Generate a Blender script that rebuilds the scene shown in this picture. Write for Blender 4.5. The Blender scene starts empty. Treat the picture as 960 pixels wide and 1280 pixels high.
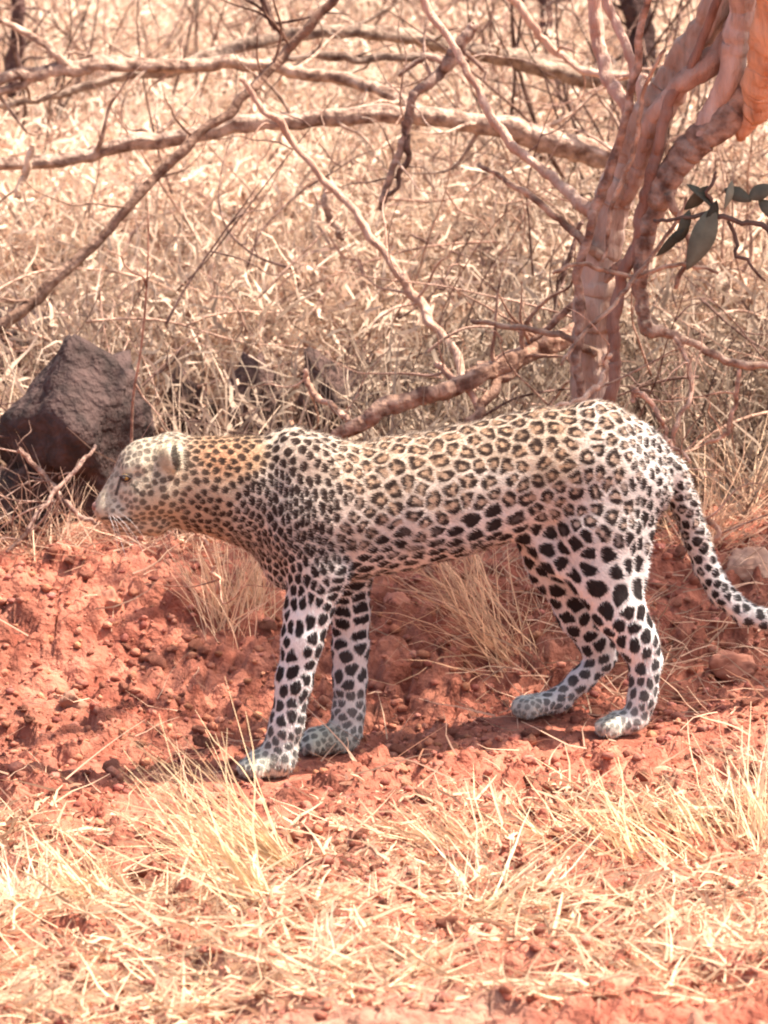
import bpy, math, random
import numpy as np
from mathutils import Vector, Matrix
from mathutils.kdtree import KDTree
random.seed(7); RNG = np.random.default_rng(11)
S = bpy.context.scene; COL = S.collection

# ---------------------------------------------------------------- camera, sky, sun, exposure
CAM = np.array([0.0, -8.0, 2.2]); PITCH = math.radians(12.1); FPX = 5120.0      # focal length in photo pixels (960x1280)
cd = bpy.data.cameras.new('camera'); cam = bpy.data.objects.new('camera', cd); COL.objects.link(cam)
cam.location = CAM; cam.rotation_euler = (math.pi/2 - PITCH, 0, 0)
cd.sensor_fit = 'VERTICAL'; cd.sensor_height = 24.0; cd.lens = 24.0*FPX/1280
cd.clip_end = 2000; cd.dof.use_dof = True; cd.dof.focus_distance = 8.1; cd.dof.aperture_fstop = 4.5
S.camera = cam
S.render.resolution_x, S.render.resolution_y = 768, 1024
SUN_EL, SUN_AZ = math.radians(62), math.radians(86)       # azimuth from +Y towards +X
SUN_DIR = Vector((math.sin(SUN_AZ)*math.cos(SUN_EL), math.cos(SUN_AZ)*math.cos(SUN_EL), math.sin(SUN_EL)))
w = bpy.data.worlds.new('World'); S.world = w; w.use_nodes = True
nt = w.node_tree; sky = nt.nodes.new('ShaderNodeTexSky'); sky.sky_type = 'NISHITA'; sky.sun_disc = False
sky.sun_elevation = SUN_EL; sky.sun_rotation = SUN_AZ; sky.dust_density = 5.0; sky.air_density = 1.0; sky.ozone_density = 0.6
nt.links.new(sky.outputs[0], nt.nodes['Background'].inputs[0]); nt.nodes['Background'].inputs[1].default_value = 0.12
ld = bpy.data.lights.new('sun', 'SUN'); sun = bpy.data.objects.new('sun', ld); COL.objects.link(sun)
ld.energy = 4.6; ld.angle = math.radians(0.6); ld.color = (1.0, 0.89, 0.77)
sun.rotation_euler = SUN_DIR.to_track_quat('Z', 'Y').to_euler(); sun.location = (3, 3, 8)
S.view_settings.view_transform = 'Standard'; S.view_settings.look = 'None'
S.view_settings.exposure = 1.2; S.view_settings.gamma = 1.0
S.cycles.filter_width = 2.0

# ---------------------------------------------------------------- helpers
CP, SP = math.cos(PITCH), math.sin(PITCH)
def ray(px, py):
    a = (px-480)/FPX; b = (640-py)/FPX
    return np.array([a, CP + b*SP, -SP + b*CP])
def at(px, py, Y):
    """point on the vertical plane y = Y behind photo pixel"""
    r = ray(px, py); return CAM + r*((Y-CAM[1])/r[1])
def project(P):
    d = P-CAM; f = d[:, 1]*CP - d[:, 2]*SP; u = d[:, 1]*SP + d[:, 2]*CP
    return np.stack([480+FPX*d[:, 0]/f, 640-FPX*u/f], 1)
def sstep(a, b, x):
    t = np.clip((x-a)/(b-a), 0, 1); return t*t*(3-2*t)
def _h(ix, iy, iz, s):
    n = (ix.astype(np.int64)*374761393 + iy.astype(np.int64)*668265263 + iz.astype(np.int64)*2147483647 + s*144665) & 0xffffffff
    n = ((n ^ (n >> 13))*1274126177) & 0xffffffff
    n = ((n ^ (n >> 16))*2246822519) & 0xffffffff
    return ((n ^ (n >> 15)) & 0xffffff)/float(0xffffff)
def noise(P, seed=0):
    """value noise -1..1 at N x 3 points"""
    i = np.floor(P); f = P-i; f = f*f*(3-2*f); i = i.astype(np.int64); out = 0
    for dx in (0, 1):
        for dy in (0, 1):
            for dz in (0, 1):
                wgt = (f[:, 0] if dx else 1-f[:, 0])*(f[:, 1] if dy else 1-f[:, 1])*(f[:, 2] if dz else 1-f[:, 2])
                out = out + wgt*_h(i[:, 0]+dx, i[:, 1]+dy, i[:, 2]+dz, seed)
    return out*2-1
def fbm(P, o=3, seed=0):
    r = 0; a = 1.0
    for k in range(o): r = r + a*noise(P*(2.03**k)+k*7.3, seed+k); a *= 0.5
    return r
def worley(P2, seed=0):
    """2-D cellular noise: F1, F2 and the value of the nearest cell"""
    i = np.floor(P2).astype(np.int64); f1 = np.full(len(P2), 9.0); f2 = f1.copy(); cv = np.zeros(len(P2)); z = np.zeros(len(P2), np.int64)
    for dx in (-1, 0, 1):
        for dy in (-1, 0, 1):
            cx, cy = i[:, 0]+dx, i[:, 1]+dy
            d = np.hypot(cx+_h(cx, cy, z, seed)-P2[:, 0], cy+_h(cx, cy, z, seed+5)-P2[:, 1])
            n = d < f1; f2 = np.where(n, f1, np.minimum(f2, d)); cv = np.where(n, _h(cx, cy, z, seed+9), cv); f1 = np.where(n, d, f1)
    return f1, f2, cv

def mesh_np(name, V, faces, col=None, smooth=True):
    """faces: list of index arrays (n x 3 / n x 4)"""
    me = bpy.data.meshes.new(name); V = np.asarray(V, np.float32)
    idx = np.concatenate([f.reshape(-1) for f in faces]).astype(np.int32)
    tot = np.concatenate([np.full(len(f), f.shape[1], np.int32) for f in faces])
    me.vertices.add(len(V)); me.vertices.foreach_set('co', V.ravel())
    me.loops.add(len(idx)); me.loops.foreach_set('vertex_index', idx)
    me.polygons.add(len(tot)); me.polygons.foreach_set('loop_start', np.concatenate([[0], np.cumsum(tot)[:-1]]).astype(np.int32))
    me.update(calc_edges=True); me.validate()
    if smooth: me.polygons.foreach_set('use_smooth', np.ones(len(me.polygons), bool))
    if col is not None:
        a = me.attributes.new('tint', 'FLOAT_COLOR', 'POINT')
        c = np.ones((len(V), 4), np.float32); c[:, :3] = col; a.data.foreach_set('color', c.ravel())
    return me
def put(name, me, mat, parent=None, label=None, cat=None, group=None, kind=None):
    o = bpy.data.objects.new(name, me); COL.objects.link(o)
    if me is not None and mat is not None and not me.materials: me.materials.append(mat)
    if parent is not None: o.parent = parent
    if label: o['label'] = label
    if cat: o['category'] = cat
    if group: o['group'] = group
    if kind: o['kind'] = kind
    return o
def rebase(o, me, base):
    """move the origin of a mesh object to base"""
    me.transform(Matrix.Translation(-Vector(base))); o.location = base

def spline(pts, n):
    """Catmull-Rom through rows of pts (any columns), n samples per span"""
    p = np.asarray(pts, float); p = np.vstack([2*p[0]-p[1], p, 2*p[-1]-p[-2]]); out = []
    t = np.linspace(0, 1, n, endpoint=False)[:, None]
    for i in range(1, len(p)-2):
        a, b, c, d = p[i-1], p[i], p[i+1], p[i+2]
        out.append(0.5*((2*b)+(-a+c)*t+(2*a-5*b+4*c-d)*t**2+(-a+3*b-3*c+d)*t**3))
    return np.vstack(out+[p[-2][None]])
class Geo:
    """collects tubes into one mesh"""
    def __init__(s): s.V = []; s.F4 = []; s.F3 = []; s.C = []; s.n = 0
    def add(s, V, F, c=(1, 1, 1)):
        F = np.asarray(F)+s.n; (s.F4 if F.shape[1] == 4 else s.F3).append(F)
        s.V.append(V); s.C.append(np.broadcast_to(np.asarray(c, float), (len(V), 3))); s.n += len(V)
    def tube(s, P, R, sides=8, rough=0.12, c=(1, 1, 1), seed=0, flute=0.0):
        P = np.asarray(P, float); R = np.asarray(R, float); T = np.gradient(P, axis=0); T /= np.linalg.norm(T, axis=1)[:, None]+1e-9
        n = np.cross(T[0], [0.13, 0.21, 0.97]); n /= np.linalg.norm(n)+1e-9; N = []
        for t in T:
            n = n-t*np.dot(n, t); n /= np.linalg.norm(n)+1e-9; N.append(n)
        N = np.array(N); B = np.cross(T, N); a = np.arange(sides)*2*math.pi/sides
        D = N[:, None]*np.cos(a)[None, :, None]+B[:, None]*np.sin(a)[None, :, None]
        base = P[:, None]+D*R[:, None, None]; q = base.reshape(-1, 3)
        if rough:
            Rr = np.repeat(R, sides)
            L = np.repeat(np.concatenate([[0], np.cumsum(np.linalg.norm(np.diff(P, axis=0), axis=1))])/max(4*R.mean(), 1e-4), sides)
            ang = np.tile(a, len(P))
            nz = fbm(np.stack([np.cos(ang)*1.9, np.sin(ang)*1.9, L*.3], 1)+seed*3.7, 4, seed)
            m = 1+rough*nz+flute*np.sin(ang*4+L*.3)*.5
            q = np.repeat(P, sides, 0)+D.reshape(-1, 3)*(Rr*m)[:, None]
        k = len(P); i = np.arange(k-1)[:, None]*sides; j = np.arange(sides)[None]; j2 = (j+1) % sides
        F = np.stack([i+j, i+j2, i+sides+j2, i+sides+j], -1).reshape(-1, 4)
        q = np.vstack([q, P[0], P[-1]]); jj = np.arange(sides)
        s.add(q, F, c)
        c0 = s.n-2; b = s.n-2-k*sides
        s.F3.append(np.stack([np.full(sides, c0), b+(jj+1) % sides, b+jj], 1))
        s.F3.append(np.stack([np.full(sides, c0+1), b+(k-1)*sides+jj, b+(k-1)*sides+(jj+1) % sides], 1))
    def mesh(s, name, smooth=True):
        f = []
        if s.F4: f.append(np.vstack(s.F4))
        if s.F3: f.append(np.vstack(s.F3))
        return mesh_np(name, np.vstack(s.V), f, np.vstack(s.C), smooth)
def build(name, g, mat, parent=None, **k):
    me = g.mesh(name); o = put(name, me, mat, parent, **k)
    if parent is None:
        P = np.vstack(g.V); b = P[np.argmin(P[:, 2])]; rebase(o, me, tuple(float(x) for x in b))
    return o

# ---------------------------------------------------------------- materials
def mat_tint(name, col, var=0.25, scale=40, rough=0.9, bump=0.4, bscale=80, col2=None, trans=0.0, stretch=None, spec=0.2, haircol=False, bdist=0.004):
    m = bpy.data.materials.new(name); m.use_nodes = True; t = m.node_tree; N = t.nodes; L = t.links
    b = N['Principled BSDF']; b.inputs['Roughness'].default_value = rough; b.inputs['Specular IOR Level'].default_value = spec
    co = N.new('ShaderNodeTexCoord'); vec = co.outputs['Object']
    if stretch:
        mp = N.new('ShaderNodeMapping'); mp.inputs['Scale'].default_value = stretch; L.new(vec, mp.inputs[0]); vec = mp.outputs[0]
    nz = N.new('ShaderNodeTexNoise'); nz.inputs['Scale'].default_value = scale; nz.inputs['Detail'].default_value = 5; L.new(vec, nz.inputs['Vector'])
    cr = N.new('ShaderNodeValToRGB'); L.new(nz.outputs['Fac'], cr.inputs[0])
    c2 = col2 or tuple(c*(1-var) for c in col); c1 = col if col2 else tuple(min(1, c*(1+var*.6)) for c in col)
    cr.color_ramp.elements[0].position = .35; cr.color_ramp.elements[1].position = .65
    cr.color_ramp.elements[0].color = (*c2, 1); cr.color_ramp.elements[1].color = (*c1, 1)
    at_ = N.new('ShaderNodeAttribute'); at_.attribute_name = 'tint'
    mx = N.new('ShaderNodeMix'); mx.data_type = 'RGBA'; mx.blend_type = 'MULTIPLY'; mx.inputs[0].default_value = 1
    L.new(cr.outputs[0], mx.inputs[6]); L.new(at_.outputs['Color'], mx.inputs[7]); L.new(mx.outputs[2], b.inputs['Base Color'])
    if bump:
        nb = N.new('ShaderNodeTexNoise'); nb.inputs['Scale'].default_value = bscale; nb.inputs['Detail'].default_value = 6; L.new(vec, nb.inputs['Vector'])
        bp = N.new('ShaderNodeBump'); bp.inputs['Strength'].default_value = bump; bp.inputs['Distance'].default_value = bdist
        L.new(nb.outputs['Fac'], bp.inputs['Height']); L.new(bp.outputs[0], b.inputs['Normal'])
    if trans:
        tr = N.new('ShaderNodeBsdfTranslucent'); L.new(mx.outputs[2], tr.inputs[0]); ms = N.new('ShaderNodeMixShader'); ms.inputs[0].default_value = trans
        L.new(b.outputs[0], ms.inputs[1]); L.new(tr.outputs[0], ms.inputs[2]); L.new(ms.outputs[0], N['Material Output'].inputs[0])
    return m
M_SOIL = mat_tint('red_soil', (0.50, 0.195, 0.125), scale=12, bump=1.0, bscale=55, col2=(0.27, 0.08, 0.05), bdist=.02)
M_CLOD = mat_tint('soil_clod', (0.56, 0.235, 0.15), scale=25, bump=0.9, bscale=120, col2=(0.29, 0.09, 0.058), bdist=.006)
M_GRASS = mat_tint('dry_grass', (0.87, 0.70, 0.545), var=.14, scale=12, bump=0, trans=.25, rough=.75)
M_BARK = mat_tint('bark', (0.50, 0.38, 0.31), scale=34, bump=1.0, bscale=70, col2=(0.15, 0.095, 0.075), bdist=.012)
M_REDBARK = mat_tint('reddish_bark', (0.54, 0.40, 0.33), scale=26, bump=1.0, bscale=55, col2=(0.34, 0.22, 0.17), bdist=.02, stretch=(1, 1, .22))
M_ROCK = mat_tint('dark_rock', (0.12, 0.075, 0.066), scale=22, bump=1.0, bscale=38, col2=(0.05, 0.034, 0.03), bdist=.03, rough=.95)
M_STONE = mat_tint('stone', (0.50, 0.30, 0.22), scale=18, bump=.8, bscale=60, col2=(0.40, 0.20, 0.14))
M_LEAF = mat_tint('green_leaf', (0.125, 0.125, 0.09), var=.2, scale=30, bump=.3, trans=.15, rough=.6)
M_FUR = mat_tint('fur', (1, 1, 1), var=0.04, scale=200, bump=0.0, rough=.8, spec=.12)
M_SKIN = mat_tint('coat', (1, 1, 1), var=0.05, scale=150, bump=0.3, bscale=300, rough=.85, spec=.1)

# ---------------------------------------------------------------- body frame of the leopard
_s = math.hypot(1, .25); BU = np.array([1/_s, .25/_s, 0]); BV = np.array([-.25/_s, 1/_s, 0]); BW = np.array([0, 0, 1.0])
B0 = np.array([-0.19, -0.15, 0.0]); RM = np.stack([BU, BV, BW])
def to_body(P): return (P-B0) @ RM.T
def to_world(Q): return Q @ RM + B0
def B(px, py, L=0.0):
    r = ray(px, py); t = (L-np.dot(CAM-B0, BV))/np.dot(r, BV)
    return to_body((CAM+r*t)[None])[0]
FEET = [(335, 974, -.07), (410, 944, .07), (768, 922, -.065), (660, 899, .075)]
FOOTW = [to_world(B(*f)[None])[0] for f in FEET]

# ---------------------------------------------------------------- ground
def height(x, y, fine=True):
    x = np.asarray(x, float); y = np.asarray(y, float); z = np.zeros_like(x)
    P = np.stack([x, y, z], 1)
    h = 0.045*np.clip(x+.2, -.6, 1.4)
    wav = .12*noise(P*[1.6, .6, 1], 4)
    h = h + .22*sstep(.12, .85, y+wav) + .105*np.maximum(y-.8, 0)*(1-.0)
    h = np.where(y > 14, .22+.105*13.2+.06*(y-14)+.045*np.clip(x+.2, -.6, 1.4), h)
    h = h + .05*np.clip(-y-.75, 0, 1.2)
    far = 1/(1+np.hypot(x, y)/12)
    h = h + .028*fbm(P*2.3, 2, 21)*far + .35*(noise(P*.09, 33))*sstep(6, 30, np.hypot(x, y))
    near = sstep(2.6, 1.5, np.abs(x))*sstep(2.2, 1.2, y)*sstep(-2.6, -2.2, y) if fine else 0
    if fine:
        Q = P[:, :2]+.03*np.stack([noise(P*14, 50), noise(P*14+9, 51)], 1)
        f1, f2, cv = worley(Q*13, 3); g1, g2, cw = worley(Q*26+3, 8)
        rough_ = .6+.4*noise(P*3.1, 61)
        h = h + near*rough_*(.062*cv**2*sstep(0, .22, f2-f1)+.030*cw*sstep(0, .25, g2-g1)+.016*fbm(P*30, 3, 70))
    if fine:
        for hx, hy, hr, hd in ((.205, -1.62, .0042, .085), (-.03, -1.60, .0016, .05), (-.52, -1.40, .0016, .04), (.70, -1.35, .0015, .035), (-.62, -.25, .0018, .04), (.62, .18, .0020, .04), (-.85, .12, .002, .04)):
            h = h - hd*np.exp(-((x-hx)**2*.5+(y-hy)**2*.8)/hr)
    for f in FOOTW:
        d2 = (x-f[0])**2+(y-f[1])**2; k = np.exp(-d2/.012)
        h = h*(1-k)+(f[2]+.003)*k
    return h
def axis(lo, hi, a, b, step, g=1.12, end=400):
    c = list(np.arange(a, b+1e-6, step)); s_ = step; v = c[-1]
    while v < end: s_ *= g; v += s_; c.append(v)
    s_ = step; v = c[0]; pre = []
    while v > -end: s_ *= g; v -= s_; pre.append(v)
    return np.array(pre[::-1]+c)
gx = axis(0, 0, -1.15, 1.25, .0085); gy = axis(0, 0, -1.95, 1.3, .0085)
X, Y = np.meshgrid(gx, gy); xf, yf = X.ravel(), Y.ravel(); Z = height(xf, yf)
nx, ny = len(gx), len(gy); i = (np.arange(ny-1)[:, None]*nx+np.arange(nx-1)[None]).ravel()
F = np.stack([i, i+1, i+nx+1, i+nx], 1)
P = np.stack([xf, yf, Z], 1)
straw = sstep(.1, .5, noise(P*2.2, 90))*sstep(-.55, -.95, yf)*.6+sstep(.75, 1.4, yf)
tn = 1+.28*fbm(P*6, 3, 95)+.15*noise(P*45, 96)
back = sstep(.8, 1.3, yf)[:, None]; gc = np.array([1, 1, 1.])[None]*tn[:, None]*(1-straw[:, None])+(np.array([1.15, 1.9, 2.1])*(1-back)+np.array([.62, .95, 1.05])*back)*straw[:, None]*tn[:, None]*.85  # under the background brush the soil is darkened, painting shade into the gaps
put('ground', mesh_np('ground', P, [F], gc), M_SOIL, kind='structure', label='rough red soil ground with a low bank')

# ---------------------------------------------------------------- stones and clods
def ico(sub=2):
    import bmesh
    bm = bmesh.new(); bmesh.ops.create_icosphere(bm, subdivisions=sub, radius=1)
    V = np.array([v.co[:] for v in bm.verts]); F_ = np.array([[v.index for v in f.verts] for f in bm.faces]); bm.free(); return V, F_
IC1, IC2, IC4 = ico(1), ico(2), ico(4)
def rock_verts(ic, seed, amp=.35, facet=5):
    V = ic[0].copy(); r = np.random.default_rng(seed)
    for k in range(facet*2):
        n = r.normal(size=3); n /= np.linalg.norm(n); d = r.uniform(.45, .85)
        s_ = V @ n; V -= np.maximum(s_-d, 0)[:, None]*n*.85
    return V*(1+amp*fbm(V*1.5+seed, 3, seed)*.6)[:, None]
# small clods and gravel: uncountable
lib = [(rock_verts(IC1, 100+k, .3), IC1[1]) for k in range(24)]
def scatter_clods(n, sizef, region):
    g_V, g_F, g_C, c0 = [], [], [], 0
    x, y = region(n); s_ = sizef(n); z = height(x, y)
    for k in range(n):
        V, F_ = lib[k % 24]; a = random.uniform(0, 6.28); ca, sa = math.cos(a), math.sin(a)
        R_ = np.array([[ca, -sa, 0], [sa, ca, 0], [0, 0, 1]]); q = (V*s_[k]*np.array([1, random.uniform(.6, 1), random.uniform(.45, .8)])) @ R_.T
        g_V.append(q+[x[k], y[k], z[k]+s_[k]*.12]); g_F.append(F_+c0); c0 += len(V)
        t = random.uniform(.6, 1.25); g_C.append(np.broadcast_to([t, t*random.uniform(.92, 1.12), t*random.uniform(.9, 1.15)], (len(V), 3)))
    return np.vstack(g_V), np.vstack(g_F), np.vstack(g_C)
def reg_near(n):
    y = RNG.uniform(-1.9, 1.0, n); x = RNG.uniform(-1.2, 1.2, n)
    for f in FOOTW:
        d = np.hypot(x-f[0], y-f[1]); bad = d < .07; x = np.where(bad, x+.25*np.sign(x-f[0]+1e-3), x)
    return x, y
V, F, C = scatter_clods(13000, lambda n: .004+.016*RNG.random(n)**3, reg_near)
put('soil_clods', mesh_np('soil_clods', V, [F], C, False), M_CLOD, kind='stuff', label='crumbs and clods of red soil scattered over the ground')
# larger loose stones, each its own object, sharing a few meshes
stone_me = []
IC3 = ico(3)
for k in range(10):
    v_ = rock_verts(IC3, 300+k, .45, 7); v_ = v_*(1+.10*fbm(v_*3.5+k, 3, k+60))[:, None]
    me = mesh_np('stone', v_*[1, .8, .55], [IC3[1]], np.full((len(v_), 3), (.75, 1.1, .9, 1.2, .65, 1.0, .85, 1.15, .7, 1.05)[k]), True); me.materials.append(M_CLOD); stone_me.append(me)
for k in range(290):
    for _ in range(20):
        x, y = RNG.uniform(-.85, .95), RNG.uniform(-1.5, .75)
        if min(math.hypot(x-f[0], y-f[1]) for f in FOOTW) > .09: break
    s_ = float(.011+.020*RNG.random()**2.2)
    where = ('small loose stone on the red bank left of the leopard\'s forelegs' if x < -.35 and y > -.35 else 'small stone half buried in straw at the left of the foreground' if x < -.1 and y < -.35 else
             'small stone in the straw at the right of the foreground' if y < -.35 else 'small loose stone on the red soil behind or right of the hind legs' if x > .4 else 'small loose stone on the shaded red soil beneath the leopard\'s body')
    o = put('stone', stone_me[k % 10], None, label=where, cat='stone', group='small stones: '+where)
    o.location = (x, y, float(height([x], [y])[0])+s_*.15); o.scale = (s_,)*3; o.rotation_euler = (random.uniform(-.5, .5), random.uniform(-.5, .5), random.uniform(0, 6.3))
def ground_hit(px, py):
    r = ray(px, py); t = np.linspace(6, 30, 2400); Pq = CAM+r*t[:, None]; h = height(Pq[:, 0], Pq[:, 1], False)
    k = np.argmax(Pq[:, 2] < h); return Pq[k]
def big_stone(name, px, py, rx, rz, mat, label, seed, cat='rock', sink=.25, deep=.8, col=(1, 1, 1), amp=.35, Y=None, ic=IC4, facet=5):
    """px, py: where its foot meets the ground"""
    if Y is None: p = ground_hit(px, py)
    else:
        x_ = at(px, py, Y)[0]; p = np.array([x_, Y, float(height([x_], [Y], False)[0])])
    sc = (p[1]-CAM[1])/FPX*1.03
    V = rock_verts(ic, seed, amp, facet)
    V = V*(1+.11*fbm(V*5+seed, 4, seed+4)-.16*np.abs(noise(V*3.2+seed, seed+8)))[:, None]*np.array([rx, rx*deep, rz])*sc
    V[:, 2] += rz*sc*(1-sink*2)
    o = put(name, mesh_np(name, V, [ic[1]], np.broadcast_to(np.array(col, float), V.shape), True), mat, label=label, cat=cat); o.location = p; return o
big_stone('boulder', 96, 640, 112, 156, M_ROCK, 'big dark brown craggy boulder beside the leopard\'s face', 6, 'boulder', sink=.12, amp=.3, Y=1.12, facet=9)
big_stone('rock', 165, 640, 36, 70, M_ROCK, 'dark jagged rock filling the gap between the boulder and the leopard\'s forehead', 61, 'rock', Y=1.3, facet=8)
big_stone('rock', 12, 640, 52, 62, M_ROCK, 'low dark rock at the left edge against the big boulder', 47, 'rock', Y=1.05, facet=8)
big_stone('rock', 22, 440, 66, 62, M_ROCK, 'dark crumbly rock lying in dry grass at the left edge', 9, 'rock', Y=2.3, facet=8)
big_stone('rock', 235, 545, 42, 72, M_ROCK, 'dark grey rock in the brush above the leopard\'s head', 13, 'rock', Y=1.75, col=(1.2, 1.15, 1.1), facet=8)
big_stone('rock', 325, 545, 50, 86, M_ROCK, 'upright grey rock half hidden by dry stems behind the leopard\'s neck', 12, 'rock', Y=1.7, col=(1.5, 1.45, 1.4), facet=8)
big_stone('rock', 425, 540, 52, 84, M_ROCK, 'low dark rock in the dry stems behind the leopard\'s withers', 14, 'rock', Y=1.65, col=(1.2, 1.15, 1.1), facet=8)
big_stone('rock', 905, 500, 60, 60, M_ROCK, 'dark rock in shade under the thin arching twig at right', 15, 'rock', Y=1.9, col=(1.2, 1.2, 1.2))
big_stone('stone', 940, 728, 34, 32, M_STONE, 'pale rounded stone behind the curve of the leopard\'s tail', 22, 'stone', col=(1.15, 1.3, 1.3))
big_stone('stone', 494, 768, 18, 27, M_STONE, 'upright pink stone seen beneath the leopard\'s belly', 24, 'stone', col=(1.1, .85, .8))
big_stone('stone', 138, 768, 24, 22, M_STONE, 'angular pinkish stone on the sunny bank left of the leopard', 27, 'stone', col=(1.0, .8, .72))
big_stone('stone', 92, 890, 19, 19, M_STONE, 'rounded brown stone low on the bank at left', 30, 'stone', col=(.8, .75, .7))
big_stone('stone', 600, 1178, 30, 15, M_STONE, 'flat pale stone in the foreground straw', 33, 'stone', col=(1.1, 1.15, 1.1))
big_stone('stone', 178, 1170, 60, 22, M_STONE, 'flat pink slab of earth in the left foreground', 35, 'stone', col=(1.2, .95, .85))
big_stone('stone', 880, 1200, 46, 22, M_STONE, 'broad flat pink stone in the right foreground', 37, 'stone', col=(1.2, .95, .85))
big_stone('stone', 770, 1255, 38, 26, M_STONE, 'pink stone near the bottom edge, right of the dark hollow', 39, 'stone', col=(1.2, .95, .85))
big_stone('stone', 35, 1240, 34, 16, M_STONE, 'pale flat stone in the bottom left corner', 41, 'stone', col=(1.2, 1.2, 1.1))
big_stone('stone', 910, 850, 40, 24, M_STONE, 'dull red clod below the leopard\'s tail', 43, 'stone', col=(.8, .6, .55))

# ---------------------------------------------------------------- leopard
def cone(p, a, b, ra, rb, kl):
    q = p.copy(); a = np.array(a, float); b = np.array(b, float); s_ = np.array([1, 1/kl, 1]); q = q*s_; a = a*s_; b = b*s_
    ba = b-a; l2 = ba@ba+1e-12; t = np.clip(((q-a)@ba)/l2, 0, 1)
    return np.linalg.norm(q-a-t[..., None]*ba, axis=-1)-(ra+(rb-ra)*t)
PRIM = []   # (a, b, ra, rb, lateral factor, blend)
PX = 1/640.
def chain(pts, k=.03):
    """pts: (px, py, L, r_px, lateral factor)"""
    for p, q in zip(pts[:-1], pts[1:]):
        PRIM.append((B(p[0], p[1], p[2]), B(q[0], q[1], q[2]), p[3]*PX, q[3]*PX, (p[4]+q[4])/2, k))
# trunk
chain([(352, 615, 0, 68, .85), (390, 634, 0, 88, .82), (440, 641, 0, 80, .86), (500, 629, 0, 81, .88), (560, 617, 0, 79, .88),
       (620, 601, 0, 76, .84), (680, 588, 0, 76, .84), (735, 588, 0, 78, .86), (778, 606, 0, 64, .9)], .03)
chain([(365, 560, 0, 24, .8), (395, 575, 0, 26, .9)], .04)                       # withers
chain([(745, 530, 0, 26, 1.1), (800, 556, 0, 26, .9)], .04)                       # croup
# neck and head
chain([(348, 622, 0, 66, .8), (300, 610, 0, 60, .8), (250, 602, 0, 52, .85), (215, 593, 0, 46, .9)], .035)
chain([(203, 585, 0, 46, .92), (184, 581, 0, 34, .95)], .02)
chain([(200, 626, 0, 28, .9), (258, 622, 0, 36, .8), (318, 634, 0, 46, .8)], .03)     # throat
chain([(170, 588, 0, 24, 1.0), (139, 623, 0, 16, 1.0)], .016)                     # nose bridge
for sd in (-1, 1):
    chain([(178, 618, sd*.022, 33, .9), (200, 612, sd*.028, 34, .9)], .02)        # cheeks
    chain([(136, 637, sd*.012, 18, 1.0), (152, 640, sd*.018, 20, 1.0)], .010)     # whisker pads
    chain([(162, 586, sd*.033, 9, 1.0), (176, 582, sd*.04, 9, 1.0)], .012)        # brow
chain([(143, 656, 0, 12.5, 1.2), (190, 646, 0, 25, 1.2)], .010)                     # lower jaw
chain([(126, 636, 0, 9, 1.3), (134, 628, 0, 12, 1.2)], .008)                      # nose
chain([(350, 655, 0, 40, .8), (370, 700, 0, 34, .9), (405, 705, 0, 26, 1.2)], .035)      # brisket
# near foreleg
chain([(378, 590, -.052, 46, .62), (378, 650, -.066, 48, .62), (400, 712, -.068, 38, .8), (385, 765, -.065, 29, .9), (378, 800, -.07, 26, .95),
       (368, 850, -.07, 22.5, .95), (358, 905, -.07, 21, 1.0), (350, 935, -.07, 22, 1.0)], .014)
chain([(365, 560, -.045, 20, .6), (350, 640, -.062, 22, .6)], .012); chain([(425, 660, -.055, 20, .7), (412, 722, -.066, 20, .8)], .012)
def paw(x0, y0, x1, y1, L, r=15, heel=None, spread=.0185):
    chain([(x0, y0, L, r+4, 1.1), (x1, y1-2, L, r+1, 1.4)], .015)
    for k, dv in enumerate((-1.5, -.5, .5, 1.5)):
        back = (13, 1, -2, 8)[k]
        tx = x1-14+back+k*.3; ty = y1+4+dv*-1.5
        chain([(x1+4, y1-dv*1.5, L+dv*spread*.8, 10, 1), (tx, ty-1, L+dv*spread, 11.5, .8)], .002)
paw(350, 950, 322, 957, -.07, 16)
# far foreleg
chain([(375, 600, .045, 50, .7), (400, 660, .055, 50, .7), (430, 715, .06, 34, .85), (437, 765, .065, 24, .95), (438, 810, .07, 22, .95), (437, 850, .07, 20, 1),
       (436, 885, .07, 19, 1.0), (433, 912, .07, 21, 1.0)], .02)
paw(426, 922, 394, 928, .07, 16)
# near hind leg
chain([(752, 600, -.055, 62, .6), (748, 660, -.068, 53, .65), (752, 715, -.068, 43, .75), (772, 760, -.07, 34, .8), (797, 800, -.07, 26, .85), (807, 828, -.068, 20, .9)], .015)
chain([(795, 640, -.055, 26, .7), (790, 730, -.07, 18, .7)], .014)
chain([(812, 815, -.068, 14, .85), (822, 822, -.068, 8, .8)], .012)               # hock
chain([(806, 838, -.068, 20, .85), (803, 870, -.066, 18, .9), (796, 895, -.066, 17, 1.0)], .012)
chain([(790, 900, -.066, 15, 1.1), (770, 904, -.065, 15, 1.3)], .012)
for dv in (-1.5, -.5, .5, 1.5): chain([(770, 903-dv, -.065+dv*.014, 11, 1), (755+(10 if dv < -1 else 4 if dv > 1 else 0), 909-dv*1.5, -.065+dv*.020, 12.5, .75)], .002)
# far hind leg
chain([(735, 600, .05, 62, .6), (715, 655, .06, 52, .65), (712, 715, .068, 40, .75), (728, 765, .072, 32, .8), (745, 798, .075, 24, .85), (752, 822, .075, 17, .9)], .022)
chain([(764, 806, .075, 13, .85), (752, 822, .075, 16, .9), (728, 848, .075, 16, .9), (700, 874, .075, 14.5, 1.0), (678, 880, .075, 15, 1.1)], .014)
for dv in (-1.5, -.5, .5, 1.5): chain([(682, 879-dv, .075+dv*.014, 12, 1), (652+(11 if dv < -1 else 4 if dv > 1 else 0), 883-dv*1.5, .075+dv*.021, 14, .75)], .003)
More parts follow.
